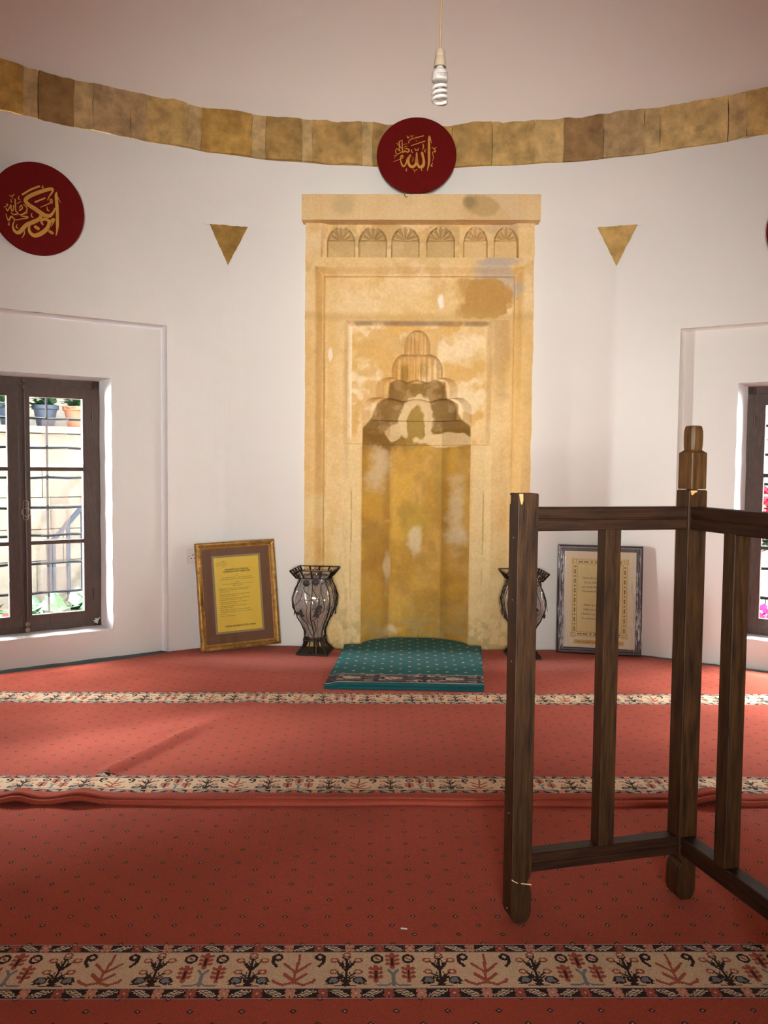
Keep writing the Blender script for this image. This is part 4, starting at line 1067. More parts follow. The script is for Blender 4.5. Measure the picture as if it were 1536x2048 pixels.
def cut_back(U, Vv):
    # rear piece ends at the walls: rows are stretched between D1 and the wall line
    lo, hi = clip_u(D1, .03); u = np.clip(U, lo, hi)
    def vback(uq):
        x = None
        best = 9
        for i in (9, 0, 1):
            a, b = VC[i], VC[(i + 1) % 10]
            if min(a.x, b.x) - 1e-6 <= uq <= max(a.x, b.x) + 1e-6: t = (uq - a.x) / (b.x - a.x); best = a.y + (b.y - a.y) * t
        return best
    vb = np.array([vback(q) for q in u[0]])
    gap = .012 + .018 * sst(-1.1, -1.5, u[0]) + .010 * sst(1.2, 1.7, u[0]) + .03 * np.exp(-((u[0] - 1.10) / .25) ** 2) * 0 + .014 * fbm(u[0], u[0] * 0, 5, 3, 3)
    t = (Vv - D1) / (5.5 - D1)
    # stop short of the stone surround
    vb2 = np.where((u[0] > -.42) & (u[0] < 1.01), np.minimum(vb, 5.24), vb)
    return u, D1 + t * (np.maximum(vb2 - gap, D1 + .001) - D1)[None, :]
us2 = np.arange(-3.0, 3.3, .02); U, Vv = np.meshgrid(us2, np.linspace(D1, 5.5, 60)); Uc, Vc = cut_back(U, Vv)
Zr = z_rear(Uc, Vc); grid_mesh('pile', Uc, Vc, Zr, M['carpet2'], c2, skirt=lambda b: np.column_stack([b[:, 0], b[:, 1], np.full(len(b), .002)]))
border_piece('patterned_border', -2.7, 2.7, B0, B1, z_rear, c2, -.093, ck)
border_piece('patterned_border', -3.15, 3.2, D0, D1, z_rear, c2, -.399, ck)
def strip(v0, v1, ranges):
    for a_, b_ in ranges:
        U, Vv = np.meshgrid(np.linspace(a_, b_, 20), np.linspace(v0, v1, 4)); Uc, Vc = cut_room(U, Vv); grid_mesh('border_end', Uc, Vc, z_rear(Uc, Vc), bpy.data.materials['border_end_beige'], c2)
strip(B0, B1, ((-4, -2.7), (2.7, 4)))

# dark teal underlay curling up at the foot of the walls
ul = empty('trim_4'); tag(ul, kind='structure')
for k_, s0_, s1_, fl_ in ((1, .02, 2.30, False), (9, .02, 2.30, True), (0, .04, .50, False), (0, 1.96, 2.40, False)):
    fn = wall_fn(k_, fl_); ss = np.linspace(s0_, s1_, 90); rws = []
    off_r = .05 if k_ == 1 else 0.0
    for t in (0, 1, 2):
        row = []
        for s in ss:
            nz_ = float(fbm(np.array(s * 14.), np.array(k_ * 5. + t), 1, 4)); rec = off_r if (k_ == 1 and s > .41) else 0.0
            inn = (-.050 - .01 * nz_, -.014, .003 + rec)[t]; hh = (.026, .030 + .004 * nz_, .030 + .007 * nz_)[t]
            if k_ == 0: hh -= .004
            p = fn(s, hh, inn); row.append((p.x, p.y, p.z))
        rws.append(row)
    A = np.array(rws); grid_mesh('underlay_edge', A[..., 0], A[..., 1], A[..., 2], M['underlay'], ul)
# teal prayer mat
mt = empty('prayer_mat', (0, 4.75, 0)); tag(mt, 'folded teal mat with pale dots and a navy patterned band, laid in the niche', 'mat')
OUT_L = lambda y: -.434 + (-.398 + .434) * (y - 4.29) / (5.25 - 4.29) if y < 5.25 else -.305 + .02 * 0
def mat_half(y):
    if y <= 5.245: return OUT_L(y), .404 + (.470 - .404) * (y - 4.29) / .96
    t = (y - 5.245) / .24; ww = sqrt(max(0, 1 - t * t)); return .045 - .340 * ww, .045 + .345 * ww
ysm = np.concatenate([np.linspace(4.30, 5.245, 80), np.linspace(5.25, 5.478, 24)])
def mat_z(x, y): return .058 + .004 * fbm(x, y, 4, 3, 5) + 0.0 - .010 * sst(4.36, 4.30, y) - .012 * sst(-.36, -.42, x) * (y < 5.2)
ts = np.linspace(0, 1, 70)
def mat_rows(ys):
    X, Yv = [], []
    for y in ys:
        a_, b_ = mat_half(y); X.append(a_ + (b_ - a_) * ts); Yv.append(np.full(70, y))
    return np.array(X), np.array(Yv)
BND0, BND1 = 4.330, 4.490
X, Yv = mat_rows(ysm[ysm > BND1]); grid_mesh('pile', X, Yv - 4.75, mat_z(X, Yv), M['teal'], mt, skirt=lambda b: np.column_stack([b[:, 0], b[:, 1], np.full(len(b), .03)]))
X, Yv = mat_rows(np.linspace(4.296, BND0, 6)); grid_mesh('pile', X, Yv - 4.75, mat_z(X, Yv), M['tealedge'], mt)
# band
nu_, nv_ = 300, 44
X = np.array([np.linspace(*mat_half(y), nu_ + 1) for y in np.linspace(BND0, BND1 + .012, nv_ + 1)]); Yv = np.repeat(np.linspace(BND0, BND1 + .012, nv_ + 1)[:, None], nu_ + 1, 1)
o = grid_mesh('patterned_band', X, Yv - 4.75, mat_z(X, Yv) + .0005, M['border'], mt)
NAV = (0.010, 0.012, 0.035); CR2 = (0.44, 0.40, 0.31); GRY = (0.075, 0.09, 0.10)
tt, uu = np.meshgrid((np.arange(nv_) + .5) / nv_, (np.arange(nu_) + .5) / nu_, indexing='ij')
im = np.ones((nv_, nu_, 3)) * np.array(NAV)
def ebl(cx, cy, rx, ry, c, r0=0):
    q = np.hypot((uu - cx) / rx, (tt - cy) / ry); im[(q < 1) & (q >= r0)] = c
for cx in (.14, .41, .80, 1.06):
    ebl(cx, .5, .085, .40, GRY, .72); ebl(cx + .09, .5, .07, .36, GRY, .70); ebl(cx, .5, .045, .20, CR2)
    ebl(cx + .055, .5, .018, .10, CR2); ebl(cx - .055, .74, .022, .07, CR2); ebl(cx - .055, .26, .022, .07, CR2)
for cx in (.585, .665):
    for cy in (.22, .78): ebl(cx, cy, .030, .12, CR2); ebl(cx + .01, cy + (.05 if cy > .5 else -.05), .015, .08, NAV)
for cx in (.27, .54, .70, .93): ebl(cx, .5, .04, .10, GRY); ebl(cx, .80, .03, .08, CR2, .6); ebl(cx, .20, .03, .08, CR2, .6)
wv = np.abs(np.sin(uu * 40 + tt * 5)) < .12; im[wv & (tt > .1) & (tt < .9)] = GRY
im[(tt < .06) | (tt > .90)] = CR2; im[tt > .96] = (0.016, 0.125, 0.128)
a = o.data.color_attributes.new('tint', 'FLOAT_COLOR', 'CORNER'); cf = np.repeat(im.reshape(-1, 3), 4, axis=0); a.data.foreach_set('color', np.hstack([cf, np.ones((len(cf), 1))]).astype(np.float32).ravel())
# rolled front edge and side, three folded layers
for i, (zc, rz, yy_) in enumerate(((.022, .012, 4.300), (.042, .011, 4.296), (.0595, .0095, 4.300))):
    xs = np.linspace(-.434, .404, 60); rws = []
    for t in np.linspace(-pi / 2, pi / 2, 7): rws.append(np.stack([xs, yy_ - 4.75 - .016 * cos(t) + .003 * np.sin(xs * 9 + i), zc + .010 + rz * sin(t) - .012 * sst(-.36, -.42, xs) - .014], -1))
    A = np.array(rws); grid_mesh('folded_edge', A[..., 0], A[..., 1], A[..., 2], M['tealedge'], mt)

# small litter on the carpet
pl = on_z(808, 1857, .012)
tag(MB().box((0, 0, 0), (.017, .005, .002), Matrix.Rotation(-.15, 3, 'Z'), b=.0006).xf(Matrix.Translation(pl)).build('paper_scrap', M['litter']), 'tiny white paper scrap on the front red carpet', 'scrap')

# ------------------------------------------------------------------ wooden railing
A16 = radians(16.4); e1 = Vector((cos(A16), sin(A16), 0)); e2 = Vector((sin(A16), -cos(A16), 0))
P1 = Vector((.296, 2.138, 0)); P2 = P1 + e1 * .492; P3 = P2 + e2 * .42; PA = .0565
rail = empty('wooden_railing', tuple(P2)); tag(rail, 'dark-stained wooden railing with a chipped corner post standing on the front carpet', 'railing')
inv = Matrix.Translation(-P2)
Rz = Matrix.Rotation(A16, 3, 'Z')
FZ = .012
def post(P, ztop, side, name='post'):
    h = PA / 2
    # profile in the (e1,z) plane, notch on one side near the foot
    def notch(s_):
        return [(s_ * h, .150), (s_ * (h - .001), .138), (s_ * (h - .004), .122), (s_ * (h - .011), .112), (s_ * (h - .012), .105), (s_ * (h - .004), .096), (s_ * h, .080), (s_ * h, .030), (s_ * (h - .004), .014), (s_ * (h - .014), .002)]
    def plain(s_): return [(s_ * h, .10), (s_ * h, .028), (s_ * (h - .005), .012), (s_ * (h - .014), .001)]
    r_ = notch(1) if side > 0 else plain(1); l_ = notch(-1) if side < 0 else plain(-1)
    poly = [(-h, ztop - FZ - .003), (-h + .003, ztop - FZ), (h - .003, ztop - FZ), (h, ztop - FZ - .003)] + r_ + list(reversed(l_))
    m_ = MB().prism(poly, -h + .0, h, lambda u, v, w_: P + e1 * u + e2 * w_ + Vector((0, 0, v + FZ)))
    o = m_.xf(inv).build(name, M['wood'], rail)
    bv = o.modifiers.new('bevel', 'BEVEL'); bv.width = .002; bv.segments = 2; bv.limit_method = 'ANGLE'; bv.angle_limit = radians(50)
    return o
p1o = post(P1, 1.134, 1); p2o = post(P2, 1.143, -1); p3o = post(P3, 1.134, -1)
def railbar(Pa, Pb, z0, z1, groove):
    d = (Pb - Pa).normalized(); nrm = Vector((d.y, -d.x, 0)); L = (Pb - Pa).length
    hw = .0215; zc = (z0 + z1) / 2
    # cross-section: front (towards viewer) has a bead line in the middle
    poly = [(-hw, z0 + .004), (-hw + .003, z0), (hw - .003, z0), (hw, z0 + .003), (hw, zc - .003), (hw - .0035, zc - .001), (hw - .0035, zc + .001), (hw, zc + .003), (hw, z1 - .003), (hw - .003, z1), (-hw + .003, z1), (-hw, z1 - .003)] if groove else [(-hw, z0), (hw, z0), (hw, z1 - .003), (hw - .003, z1), (-hw + .003, z1), (-hw, z1 - .003)]
    # local object x axis along the rail so the grain follows it
    R = Matrix(((d.x, nrm.x, 0), (d.y, nrm.y, 0), (0, 0, 1)))
    m_ = MB().prism(poly, PA / 2, L - PA / 2, lambda u, v, w_: Vector((w_, u, v)))
    o = m_.build('rail', M['woodh'], rail); o.matrix_local = Matrix.Translation(Pa - P2) @ R.to_4x4()
    return o
for (Pa, Pb) in ((P1, P2), (P2, P3)):
    s = 1
    railbar(Pa, Pb, 1.037, 1.098, True); railbar(Pa, Pb, .142, .192, True)
# the rails of the second panel face the other way: give them their own bead on the visible side too
def balu(P):
    b_ = .0225; o = MB().box(P + Vector((0, 0, (.190 + 1.040) / 2)), (2 * b_, 2 * b_, .850), Rz, b=.002).xf(inv).build('baluster', M['wood'], rail)
balu(P1 + e1 * .246); balu(P2 + e2 * .19)
# finial: tenon gap, square block with sloped shoulders and barrel neck
Rf = Matrix.Rotation(A16 + radians(9), 3, 'Z')
def sq(h, z, r=.0): return [(-h, -h, z), (h, -h, z), (h, h, z), (-h, h, z)]
def loft(rings, R, c):
    m_ = MB(); k = len(rings[0]); vs_ = [c + R @ Vector(p) for r in rings for p in r]; fs = [tuple(reversed(range(k))), tuple(range((len(rings) - 1) * k, len(rings) * k))]
    for i in range(len(rings) - 1):
        for j in range(k): fs.append((i * k + j, i * k + (j + 1) % k, (i + 1) * k + (j + 1) % k, (i + 1) * k + j))
    return m_.add(vs_, fs)
def oc(h, z, b): return [(-h + b, -h, z), (h - b, -h, z), (h, -h + b, z), (h, h - b, z), (h - b, h, z), (-h + b, h, z), (-h, h - b, z), (-h, -h + b, z)]
fin = loft([oc(.0255, 1.1455, .002), oc(.0262, 1.150, .002), oc(.0262, 1.243, .002), oc(.0195, 1.249, .004), oc(.0185, 1.2515, .005), oc(.0200, 1.262, .006), oc(.0210, 1.285, .007), oc(.0205, 1.302, .007), oc(.0185, 1.313, .007), oc(.0160, 1.316, .007)], Rf, P2)
fo = fin.xf(inv).build('finial', M['woodf'], rail, smooth=35)
MB().box(P2 + Vector((0, 0, 1.143)), (.020, .020, .008), Rf).xf(inv).build('tenon', M['woodf'], rail)
# bare wood chips
hz = PA / 2 + .0006
def chip(P, pts, face, m_):
    """pts (u,z) on face: 'f' front (+e2) or 'l' left (-e1)"""
    n_ = len(pts); fn_ = (lambda u, v, w_: P + e1 * u + e2 * (hz + w_) + Vector((0, 0, v))) if face == 'f' else (lambda u, v, w_: P - e1 * (hz + w_) + e2 * u + Vector((0, 0, v)))
    o = MB().prism(pts, -.0004, .0006, fn_).xf(inv).build('wood_chip', m_, rail); o['label'] = 'pale chipped spot of bare wood'
chip(P1, [(-.027, 1.133), (-.016, 1.133), (-.0155, 1.116), (-.018, 1.106), (-.021, 1.106), (-.024, 1.116)], 'f', M['chip'])
chip(P1, [(-.026, 1.128), (-.020, 1.128), (-.021, 1.105), (-.025, 1.105)], 'l', M['chip'])
chip(P2, [(-.024, 1.142), (-.004, 1.142), (-.004, 1.138), (-.011, 1.136), (-.017, 1.130), (-.021, 1.130)], 'f', M['chip'])
chip(P1, [(-.028, .131), (-.016, .1235), (-.010, .121), (-.010, .1225), (-.020, .128), (-.028, .1345)], 'f', M['chipw'])
chip(P1, [(-.002, .119), (.0275, .1125), (.0275, .1150), (-.002, .1215)], 'f', M['chipw'])
for zz in (1.02, .86, .70, .30, .045):
    MB().tube([P1 - e1 * (hz - .001) + e2 * .004 + Vector((0, 0, zz)), P1 - e1 * (hz + .0012) + e2 * .004 + Vector((0, 0, zz))], .0022, 8).xf(inv).build('nail_head', M['brass'], rail)

# ------------------------------------------------------------------ calligraphy discs
def disc(name, lab, centre, xax, yax, strokes, mapf, dots, R=.245):
    """centre, unit axes; strokes [(x,y,w)...] in crop units mapped by mapf -> unit disc coords"""
    zax = xax.cross(yax).normalized()
    root = empty(name, (0, 0, 0)); tag(root, lab, 'wall plaque', 'red calligraphy discs on the walls')
    root.matrix_world = Matrix(((xax.x, yax.x, zax.x, centre.x), (xax.y, yax.y, zax.y, centre.y), (xax.z, yax.z, zax.z, centre.z), (0, 0, 0, 1)))
    T_ = .014; n = 72; rr = lambda r, z: [(r * cos(2 * pi * i / n), r * sin(2 * pi * i / n), z) for i in range(n)]
    m_ = MB(); R_ = [rr(R - .002, -T_), rr(R, -T_ + .003), rr(R, -.003), rr(R - .003, 0)]
    m_.add([p for r in R_ for p in r], [tuple(reversed(range(n))), tuple(range(3 * n, 4 * n))] + [(k * n + i, k * n + (i + 1) % n, (k + 1) * n + (i + 1) % n, (k + 1) * n + i) for k in range(3) for i in range(n)])
    m_.build('board', M['red'], root, smooth=40)
    if strokes:
        m_ = MB()
        for st in strokes:
            pts = [mapf(*p[:2]) for p in st]; ws = [(p[2] if len(p) > 2 else 12) / 1400.0 for p in st]
            # resample with catmull-rom
            P_, W_ = [], []
            for i in range(len(pts) - 1):
                p0, p1, p2, p3 = pts[max(i - 1, 0)], pts[i], pts[i + 1], pts[min(i + 2, len(pts) - 1)]
                for q in range(6):
                    t = q / 6; f = lambda a, b, c, d: .5 * (2 * b + (c - a) * t + (2 * a - 5 * b + 4 * c - d) * t * t + (3 * b - a - 3 * c + d) * t ** 3)
                    P_.append(Vector((f(p0[0], p1[0], p2[0], p3[0]), f(p0[1], p1[1], p2[1], p3[1]), 0)) * R); W_.append((ws[i] + (ws[i + 1] - ws[i]) * t) * R)
            P_.append(Vector((*pts[-1], 0)) * R); W_.append(ws[-1] * R)
            L_, Rr = [], []
            for i, p in enumerate(P_):
                d = P_[min(i + 1, len(P_) - 1)] - P_[max(i - 1, 0)]; d = d.normalized() if d.length > 1e-9 else Vector((1, 0, 0)); nn = Vector((-d.y, d.x, 0))
                L_.append(p + nn * W_[i]); Rr.append(p - nn * W_[i])
            z = Vector((0, 0, .0012)); k = len(P_)
            m_.add([p + z for p in L_] + [p + z for p in Rr], [(i, k + i, k + i + 1, i + 1) for i in range(k - 1)])
            for i in (0, k - 1):
                c = P_[i]; m_.add([c + Vector((cos(2 * pi * q / 10) * W_[i], sin(2 * pi * q / 10) * W_[i], .0012)) for q in range(10)], [tuple(range(10))])
        m_.build('calligraphy', M['gold'], root, fix=False)['label'] = 'gold Arabic lettering'
    for (x, y) in dots:
        q = mapf(x, y); MB().tube([(q[0] * R, q[1] * R, .0), (q[0] * R, q[1] * R, .0012)], .0035, 10).build('screw_hole', M['black'], root)
    return root
m1 = lambda X, Y: ((X - 770) / 690, -(Y - 730) / 690 * 1.02)
S1 = [[(990, 392, 8), (985, 440, 40), (985, 700, 42), (985, 880, 38), (955, 1020, 6)], [(1000, 410, 18), (1030, 530, 6)],
      [(865, 700, 45), (885, 780, 38), (898, 860, 42), (880, 930, 60), (830, 952, 50), (790, 900, 38), (775, 780, 36), (772, 700, 26)],
      [(772, 780, 38), (762, 880, 42), (730, 935, 50), (680, 945, 52), (640, 900, 48), (630, 830, 38), (648, 765, 38), (668, 738, 26)],
      [(668, 738, 24), (612, 800, 18), (588, 890, 26), (545, 940, 30), (512, 890, 24), (495, 820, 18), (500, 760, 24), (525, 745, 26), (530, 785, 16), (490, 810, 10), (370, 855, 6)],
      [(632, 520, 16), (640, 480, 14), (700, 445, 14), (885, 395, 18)], [(675, 570, 12), (790, 530, 14), (910, 490, 18)],
      [(875, 540, 16), (890, 590, 20), (868, 650, 6)], [(742, 620, 14), (752, 655, 14), (772, 640, 12), (788, 658, 14), (800, 620, 14)],
      [(690, 635, 8), (680, 675, 18), (702, 690, 14)], [(928, 630, 8), (908, 668, 18), (922, 684, 14)], [(605, 970, 8), (590, 1010, 16), (606, 1020, 12)],
      [(868, 968, 8), (855, 1005, 16), (870, 1015, 12)], [(1052, 875, 6), (1025, 930, 18), (1048, 942, 12)],
      [(520, 470, 12), (470, 490, 10)], [(515, 480, 14), (522, 600, 18), (520, 672, 16), (440, 718, 14), (408, 690, 12), (420, 625, 12), (480, 660, 20)],
      [(465, 500, 18), (472, 600, 16), (460, 650, 14)], [(425, 525, 10), (480, 585, 14), (532, 640, 14)], [(560, 612, 10), (638, 642, 24), (620, 684, 24), (565, 668, 28), (535, 690, 24)],
      [(540, 550, 8), (600, 535, 8)], [(555, 590, 8), (610, 578, 8)], [(600, 395, 12), (618, 432, 18), (638, 408, 12)],
      [(660, 392, 10), (690, 402, 12), (712, 385, 8)], [(690, 402, 10), (684, 432, 6)], [(378, 740, 10), (402, 752, 12), (436, 740, 10)], [(402, 752, 10), (390, 800, 5)],
      [(1035, 602, 14), (1070, 622, 12), (1110, 600, 12)], [(1070, 622, 12), (1095, 676, 22), (1048, 690, 12), (1062, 780, 8), (1045, 850, 5)],
      [(710, 992, 12), (740, 1012, 12), (780, 995, 12)], [(740, 1012, 12), (738, 1052, 6)], [(700, 770, 5), (713, 812, 12), (690, 862, 4)], [(755, 470, 8), (765, 492, 10)]]
bot = Vector((.068 - .045 + .002, CY + .006, 2.872)); tl = radians(9.0)
yax = Vector((0, sin(tl), cos(tl))); xax = Vector((1, 0, 0))
disc('calligraphy_disc', 'red disc with gold Arabic calligraphy standing on the stone niche cornice', bot + yax * .245 + Vector((0, -.016, 0)), xax, yax, S1, m1, [(655, 238), (945, 250)])
def m2(X, Y):
    x = (X - 695) / 717; return (x, -(Y - 905 - 221 * x) / 784)
S2 = [[(970, 645, 10), (963, 700, 44), (975, 850, 50), (985, 1000, 46), (990, 1200, 46), (985, 1300, 30), (970, 1395, 6)], [(990, 740, 16), (1032, 830, 6)],
      [(455, 630, 28), (580, 560, 28), (705, 520, 26)],
      [(832, 765, 10), (860, 700, 16), (900, 640, 26), (905, 590, 44), (850, 585, 48), (700, 618, 56), (560, 670, 56), (500, 730, 56), (540, 805, 62), (640, 890, 66), (730, 970, 66), (800, 1022, 62), (870, 1036, 52), (922, 985, 34), (948, 915, 16)],
      [(690, 925, 50), (735, 1000, 46), (712, 1068, 56), (620, 1112, 62), (520, 1145, 56), (445, 1228, 62), (392, 1262, 52), (340, 1222, 42), (315, 1140, 22), (335, 1060, 12), (352, 1040, 8)],
      [(765, 1172, 26), (742, 1120, 34), (780, 1085, 40), (845, 1110, 46), (860, 1180, 52), (820, 1262, 60), (740, 1322, 64), (645, 1345, 60), (578, 1290, 50), (555, 1210, 36), (572, 1150, 18)],
      [(860, 1165, 30), (900, 1120, 40), (935, 1105, 36), (920, 1160, 24), (895, 1222, 6)], [(655, 1200, 50), (695, 1232, 50)], [(874, 1305, 48), (912, 1338, 48)],
      [(905, 830, 14), (888, 800, 16), (868, 775, 14), (880, 755, 12), (905, 775, 14), (895, 805, 16), (860, 825, 14), (800, 850, 14), (722, 876, 6)], [(645, 778, 24), (790, 728, 22)],
      [(762, 508, 6), (748, 545, 16), (770, 552, 14)], [(826, 878, 6), (835, 935, 20), (856, 950, 12)], [(600, 955, 6), (590, 1005, 18), (616, 1034, 14)], [(405, 650, 8), (394, 688, 16), (416, 715, 10)],
      [(380, 1118, 6), (365, 1165, 18), (390, 1186, 14)], [(268, 1068, 6), (250, 1104, 18), (270, 1118, 14)], [(492, 1245, 12), (484, 1300, 18), (450, 1362, 4)],
      [(345, 700, 18), (350, 800, 18), (358, 900, 16)], [(218, 762, 12), (240, 772, 14), (216, 800, 12), (185, 810, 8)],
      [(215, 832, 14), (235, 872, 18), (262, 832, 14), (285, 785, 14), (292, 868, 18), (320, 878, 14), (325, 800, 14)], [(375, 772, 10), (432, 745, 10)],
      [(362, 900, 14), (386, 930, 18), (370, 950, 18), (310, 942, 14), (290, 900, 8)], [(410, 852, 14), (438, 805, 12), (452, 860, 20), (412, 890, 20)],
      [(472, 800, 12), (520, 858, 16), (514, 920, 18), (450, 958, 12), (400, 962, 8)], [(532, 945, 10), (450, 972, 12), (442, 990, 12), (520, 1008, 20), (535, 1030, 18), (450, 1038, 14), (352, 1040, 14), (292, 978, 24), (252, 1040, 18), (222, 965, 12), (215, 920, 6)],
      [(265, 628, 12), (298, 642, 12), (330, 615, 12)], [(300, 645, 10), (310, 690, 6)], [(284, 695, 10), (290, 745, 12)]]
aL, dL, nL, LL = wframe(1); tl2 = radians(7)
cL = aL + dL * 1.140 + Vector((0, 0, 2.592)) + nL * .050
xL = -dL; yL = (Vector((0, 0, 1)) * cos(tl2) + nL * sin(tl2)); yL.normalize()
yL = (Vector((0, 0, 1)) * cos(tl2) + nL * sin(tl2)).normalized()
disc('calligraphy_disc', 'dark red disc with gold Arabic calligraphy on the wall above the left window', cL, xL, yL, S2, m2, [(498, 305), (850, 365)])
aR, dR, nR, LR = wframe(9)
cR = aR + dR * (LR - 1.108) + Vector((0, 0, 2.53)) + nR * .050
disc('calligraphy_disc', 'dark red disc cut off by the right edge, on the wall above the right window', cR, -dR, (Vector((0, 0, 1)) * cos(tl2) + nR * sin(tl2)).normalized(), None, m1, [])

# ------------------------------------------------------------------ pendant lamp
LX, LY = .0745, 2.4
lp = empty('pendant_lamp', (LX, LY, 2.216)); tag(lp, 'bare spiral fluorescent bulb hanging on a cord from the dome', 'lamp')
inv = Matrix.Translation((-LX, -LY, -2.216))
# height of the dome above the lamp
rl_ = hypot(LX - C0[0], LY - C0[1]); zdome = 3.30 + 2.75 * sqrt(1 - (rl_ / 3.68) ** 2)
cp = [(LX + .004 * sin((z - 2.36) * 2.6), LY, z) for z in np.linspace(2.362, zdome, 24)]
MB().tube(cp, .0030, 8).xf(inv).build('cord', M['cord'], lp, smooth=True)
MB().lathe([(.0, .0), (.055, 0), (.050, .02), (.02, .04), (0, .042)], (LX, LY, zdome - .04), 20, cap=False).xf(inv).build('ceiling_rose', M['holder'], lp, smooth=True)
MB().lathe([(.004, 2.369), (.010, 2.367), (.0128, 2.362), (.0138, 2.352), (.0135, 2.3475), (.0125, 2.3465), (.0140, 2.3455), (.0148, 2.344), (.0175, 2.322), (.0178, 2.319), (.0160, 2.319), (.010, 2.325)], (LX, LY, 0), 24).xf(inv).build('lamp_holder', M['holder'], lp, smooth=35)
bb = MB().lathe([(.009, 2.328), (.0105, 2.318), (.0125, 2.314), (.0195, 2.309), (.0225, 2.302), (.0235, 2.285), (.0225, 2.281), (.0190, 2.279), (.012, 2.2785)], (LX, LY, 0), 24).xf(inv).build('bulb_base', M['bulb'], lp, smooth=35)
sp = []
for i in range(121):
    t = i / 120; sp.append((LX + .0188 * cos(-2 * pi * 3.4 * t + 2.2), LY + .0188 * sin(-2 * pi * 3.4 * t + 2.2), 2.272 - .050 * t))
sp = [(sp[0][0], sp[0][1], 2.281)] + sp + [(LX + .006, LY - .004, 2.2185), (LX - .008, LY + .004, 2.2215)]
MB().tube(sp, .0046, 10).xf(inv).build('spiral_tube', M['tube'], lp, smooth=True)
def text(s, size, mtx, m, parent, name='lettering', align='CENTER', extrude=0.0, bold=0.0, wid=None):
    c = bpy.data.curves.new(name, 'FONT'); c.body = s; c.size = size; c.align_x = align; c.align_y = 'CENTER'; c.extrude = extrude; c.offset = bold; c.resolution_u = 2
    c.materials.append(m); o = bpy.data.objects.new(name, c); COL.objects.link(o)
    if parent: o.parent = parent
    if wid:
        bpy.context.view_layer.update(); dx = o.dimensions.x
        if dx > 0: mtx = mtx @ Matrix.Diagonal((wid / dx, 1, 1, 1))
    o.matrix_local = mtx
    bpy.context.view_layer.update()
    me = bpy.data.meshes.new_from_object(o.evaluated_get(bpy.context.evaluated_depsgraph_get())); me.materials.clear(); me.materials.append(m); me.transform(mtx)
    bpy.data.objects.remove(o); o = bpy.data.objects.new(name, me); COL.objects.link(o)
    if parent: o.parent = parent
    return o
Mt = Matrix(((1, 0, 0, .007), (0, 0, -1, -.0236), (0, 1, 0, .078), (0, 0, 0, 1)))
text('E 220-240V', .0055, Mt, M['ink'], lp); text('20W 50Hz', .0045, Mt @ Matrix.Translation((.001, -.006, .0003)), M['ink'], lp)

# ------------------------------------------------------------------ socket
aW, dW, nW, LW = wframe(1)
p = aW + dW * .232 + Vector((0, 0, .622)) + nW * .004
sk = empty('wall_socket', tuple(p)); tag(sk, 'white wall socket partly hidden behind the gold picture frame', 'socket')
Rw = Matrix(((-dW.x, nW.x, 0), (-dW.y, nW.y, 0), (0, 0, 1)))
MB().box((0, 0, 0), (.090, .010, .090), Rw, b=.003).build('plate', M['socket'], sk, smooth=35)
for (x, z, w_, h_) in ((-.017, -.012, .009, .005), (.005, -.012, .009, .005), (-.006, .010, .005, .011)):
    MB().box(Rw @ Vector((x - .004, .0052, z)), (w_, .001, h_), Rw).build('pin_hole', M['black'], sk)
for x in (-.036, .036): MB().tube([Rw @ Vector((x, .004, 0)), Rw @ Vector((x, .0062, 0))], .004, 10).build('screw', M['brass'], sk)

# ------------------------------------------------------------------ picture frames
def frame_basis(bl, br, tl_, tr):
    bl, br, tl_, tr = map(Vector, (bl, br, tl_, tr)); yx = ((tl_ - bl) + (tr - br)) / 2; Hh = yx.length; yx.normalize()
    xx = (br - bl); W_ = xx.length; xx = (xx - yx * xx.dot(yx)).normalized(); zz = xx.cross(yx)
    return Matrix(((xx.x, yx.x, zz.x, bl.x), (xx.y, yx.y, zz.y, bl.y), (xx.z, yx.z, zz.z, bl.z), (0, 0, 0, 1))), W_, Hh
def mitred(mb, W_, H_, prof):
    """prof [(inset, height)] closed section swept round the rectangle with mitres"""
    n = len(prof); rings = []
    for (cx, cy, sx, sy) in ((0, 0, 1, 1), (W_, 0, -1, 1), (W_, H_, -1, -1), (0, H_, 1, -1)): rings.append([(cx + sx * i, cy + sy * i, h) for i, h in prof])
    vs_ = [p for r in rings for p in r]; fs = []
    for a in range(4):
        b = (a + 1) % 4
        for i in range(n): j = (i + 1) % n; fs.append((a * n + i, b * n + i, b * n + j, a * n + j))
    return mb.add(vs_, fs)
def rectm(x0, y0, x1, y1, z): return MB().add([(x0, y0, z), (x1, y0, z), (x1, y1, z), (x0, y1, z)], [(0, 1, 2, 3)])
Mx, FW, FH = frame_basis((-1.274, 5.046, .038), (-.808, 5.240, .038), (-1.336, 5.128, .69), (-.852, 5.262, .70))
gf = empty('framed_notice'); gf.matrix_world = Mx; tag(gf, 'gold framed yellow notice in a brown mount, leaning left of the niche', 'picture')
FW = .503; FH = .672
mitred(MB(), FW, FH, [(0, -.012), (0, .008), (.006, .016), (.014, .019), (.024, .015), (.030, .008), (.040, .004), (.040, -.012)]).build('frame', M['goldf'], gf, smooth=30)
mb = MB()
def beads(mb, inset, z, r, step):
    for (x0, y0, x1, y1) in ((inset, inset, FW - inset, inset), (FW - inset, inset, FW - inset, FH - inset), (FW - inset, FH - inset, inset, FH - inset), (inset, FH - inset, inset, inset)):
        L = hypot(x1 - x0, y1 - y0); n = int(L / step)
        for i in range(n):
            t = (i + .5) / n; c = Vector((x0 + (x1 - x0) * t, y0 + (y1 - y0) * t, z))
            vs_ = [c + Vector(v) * r for v in ((1, 0, 0), (0, 1, 0), (-1, 0, 0), (0, -1, 0), (0, 0, 1.0))]; mb.add(vs_, [(0, 1, 4), (1, 2, 4), (2, 3, 4), (3, 0, 4)])
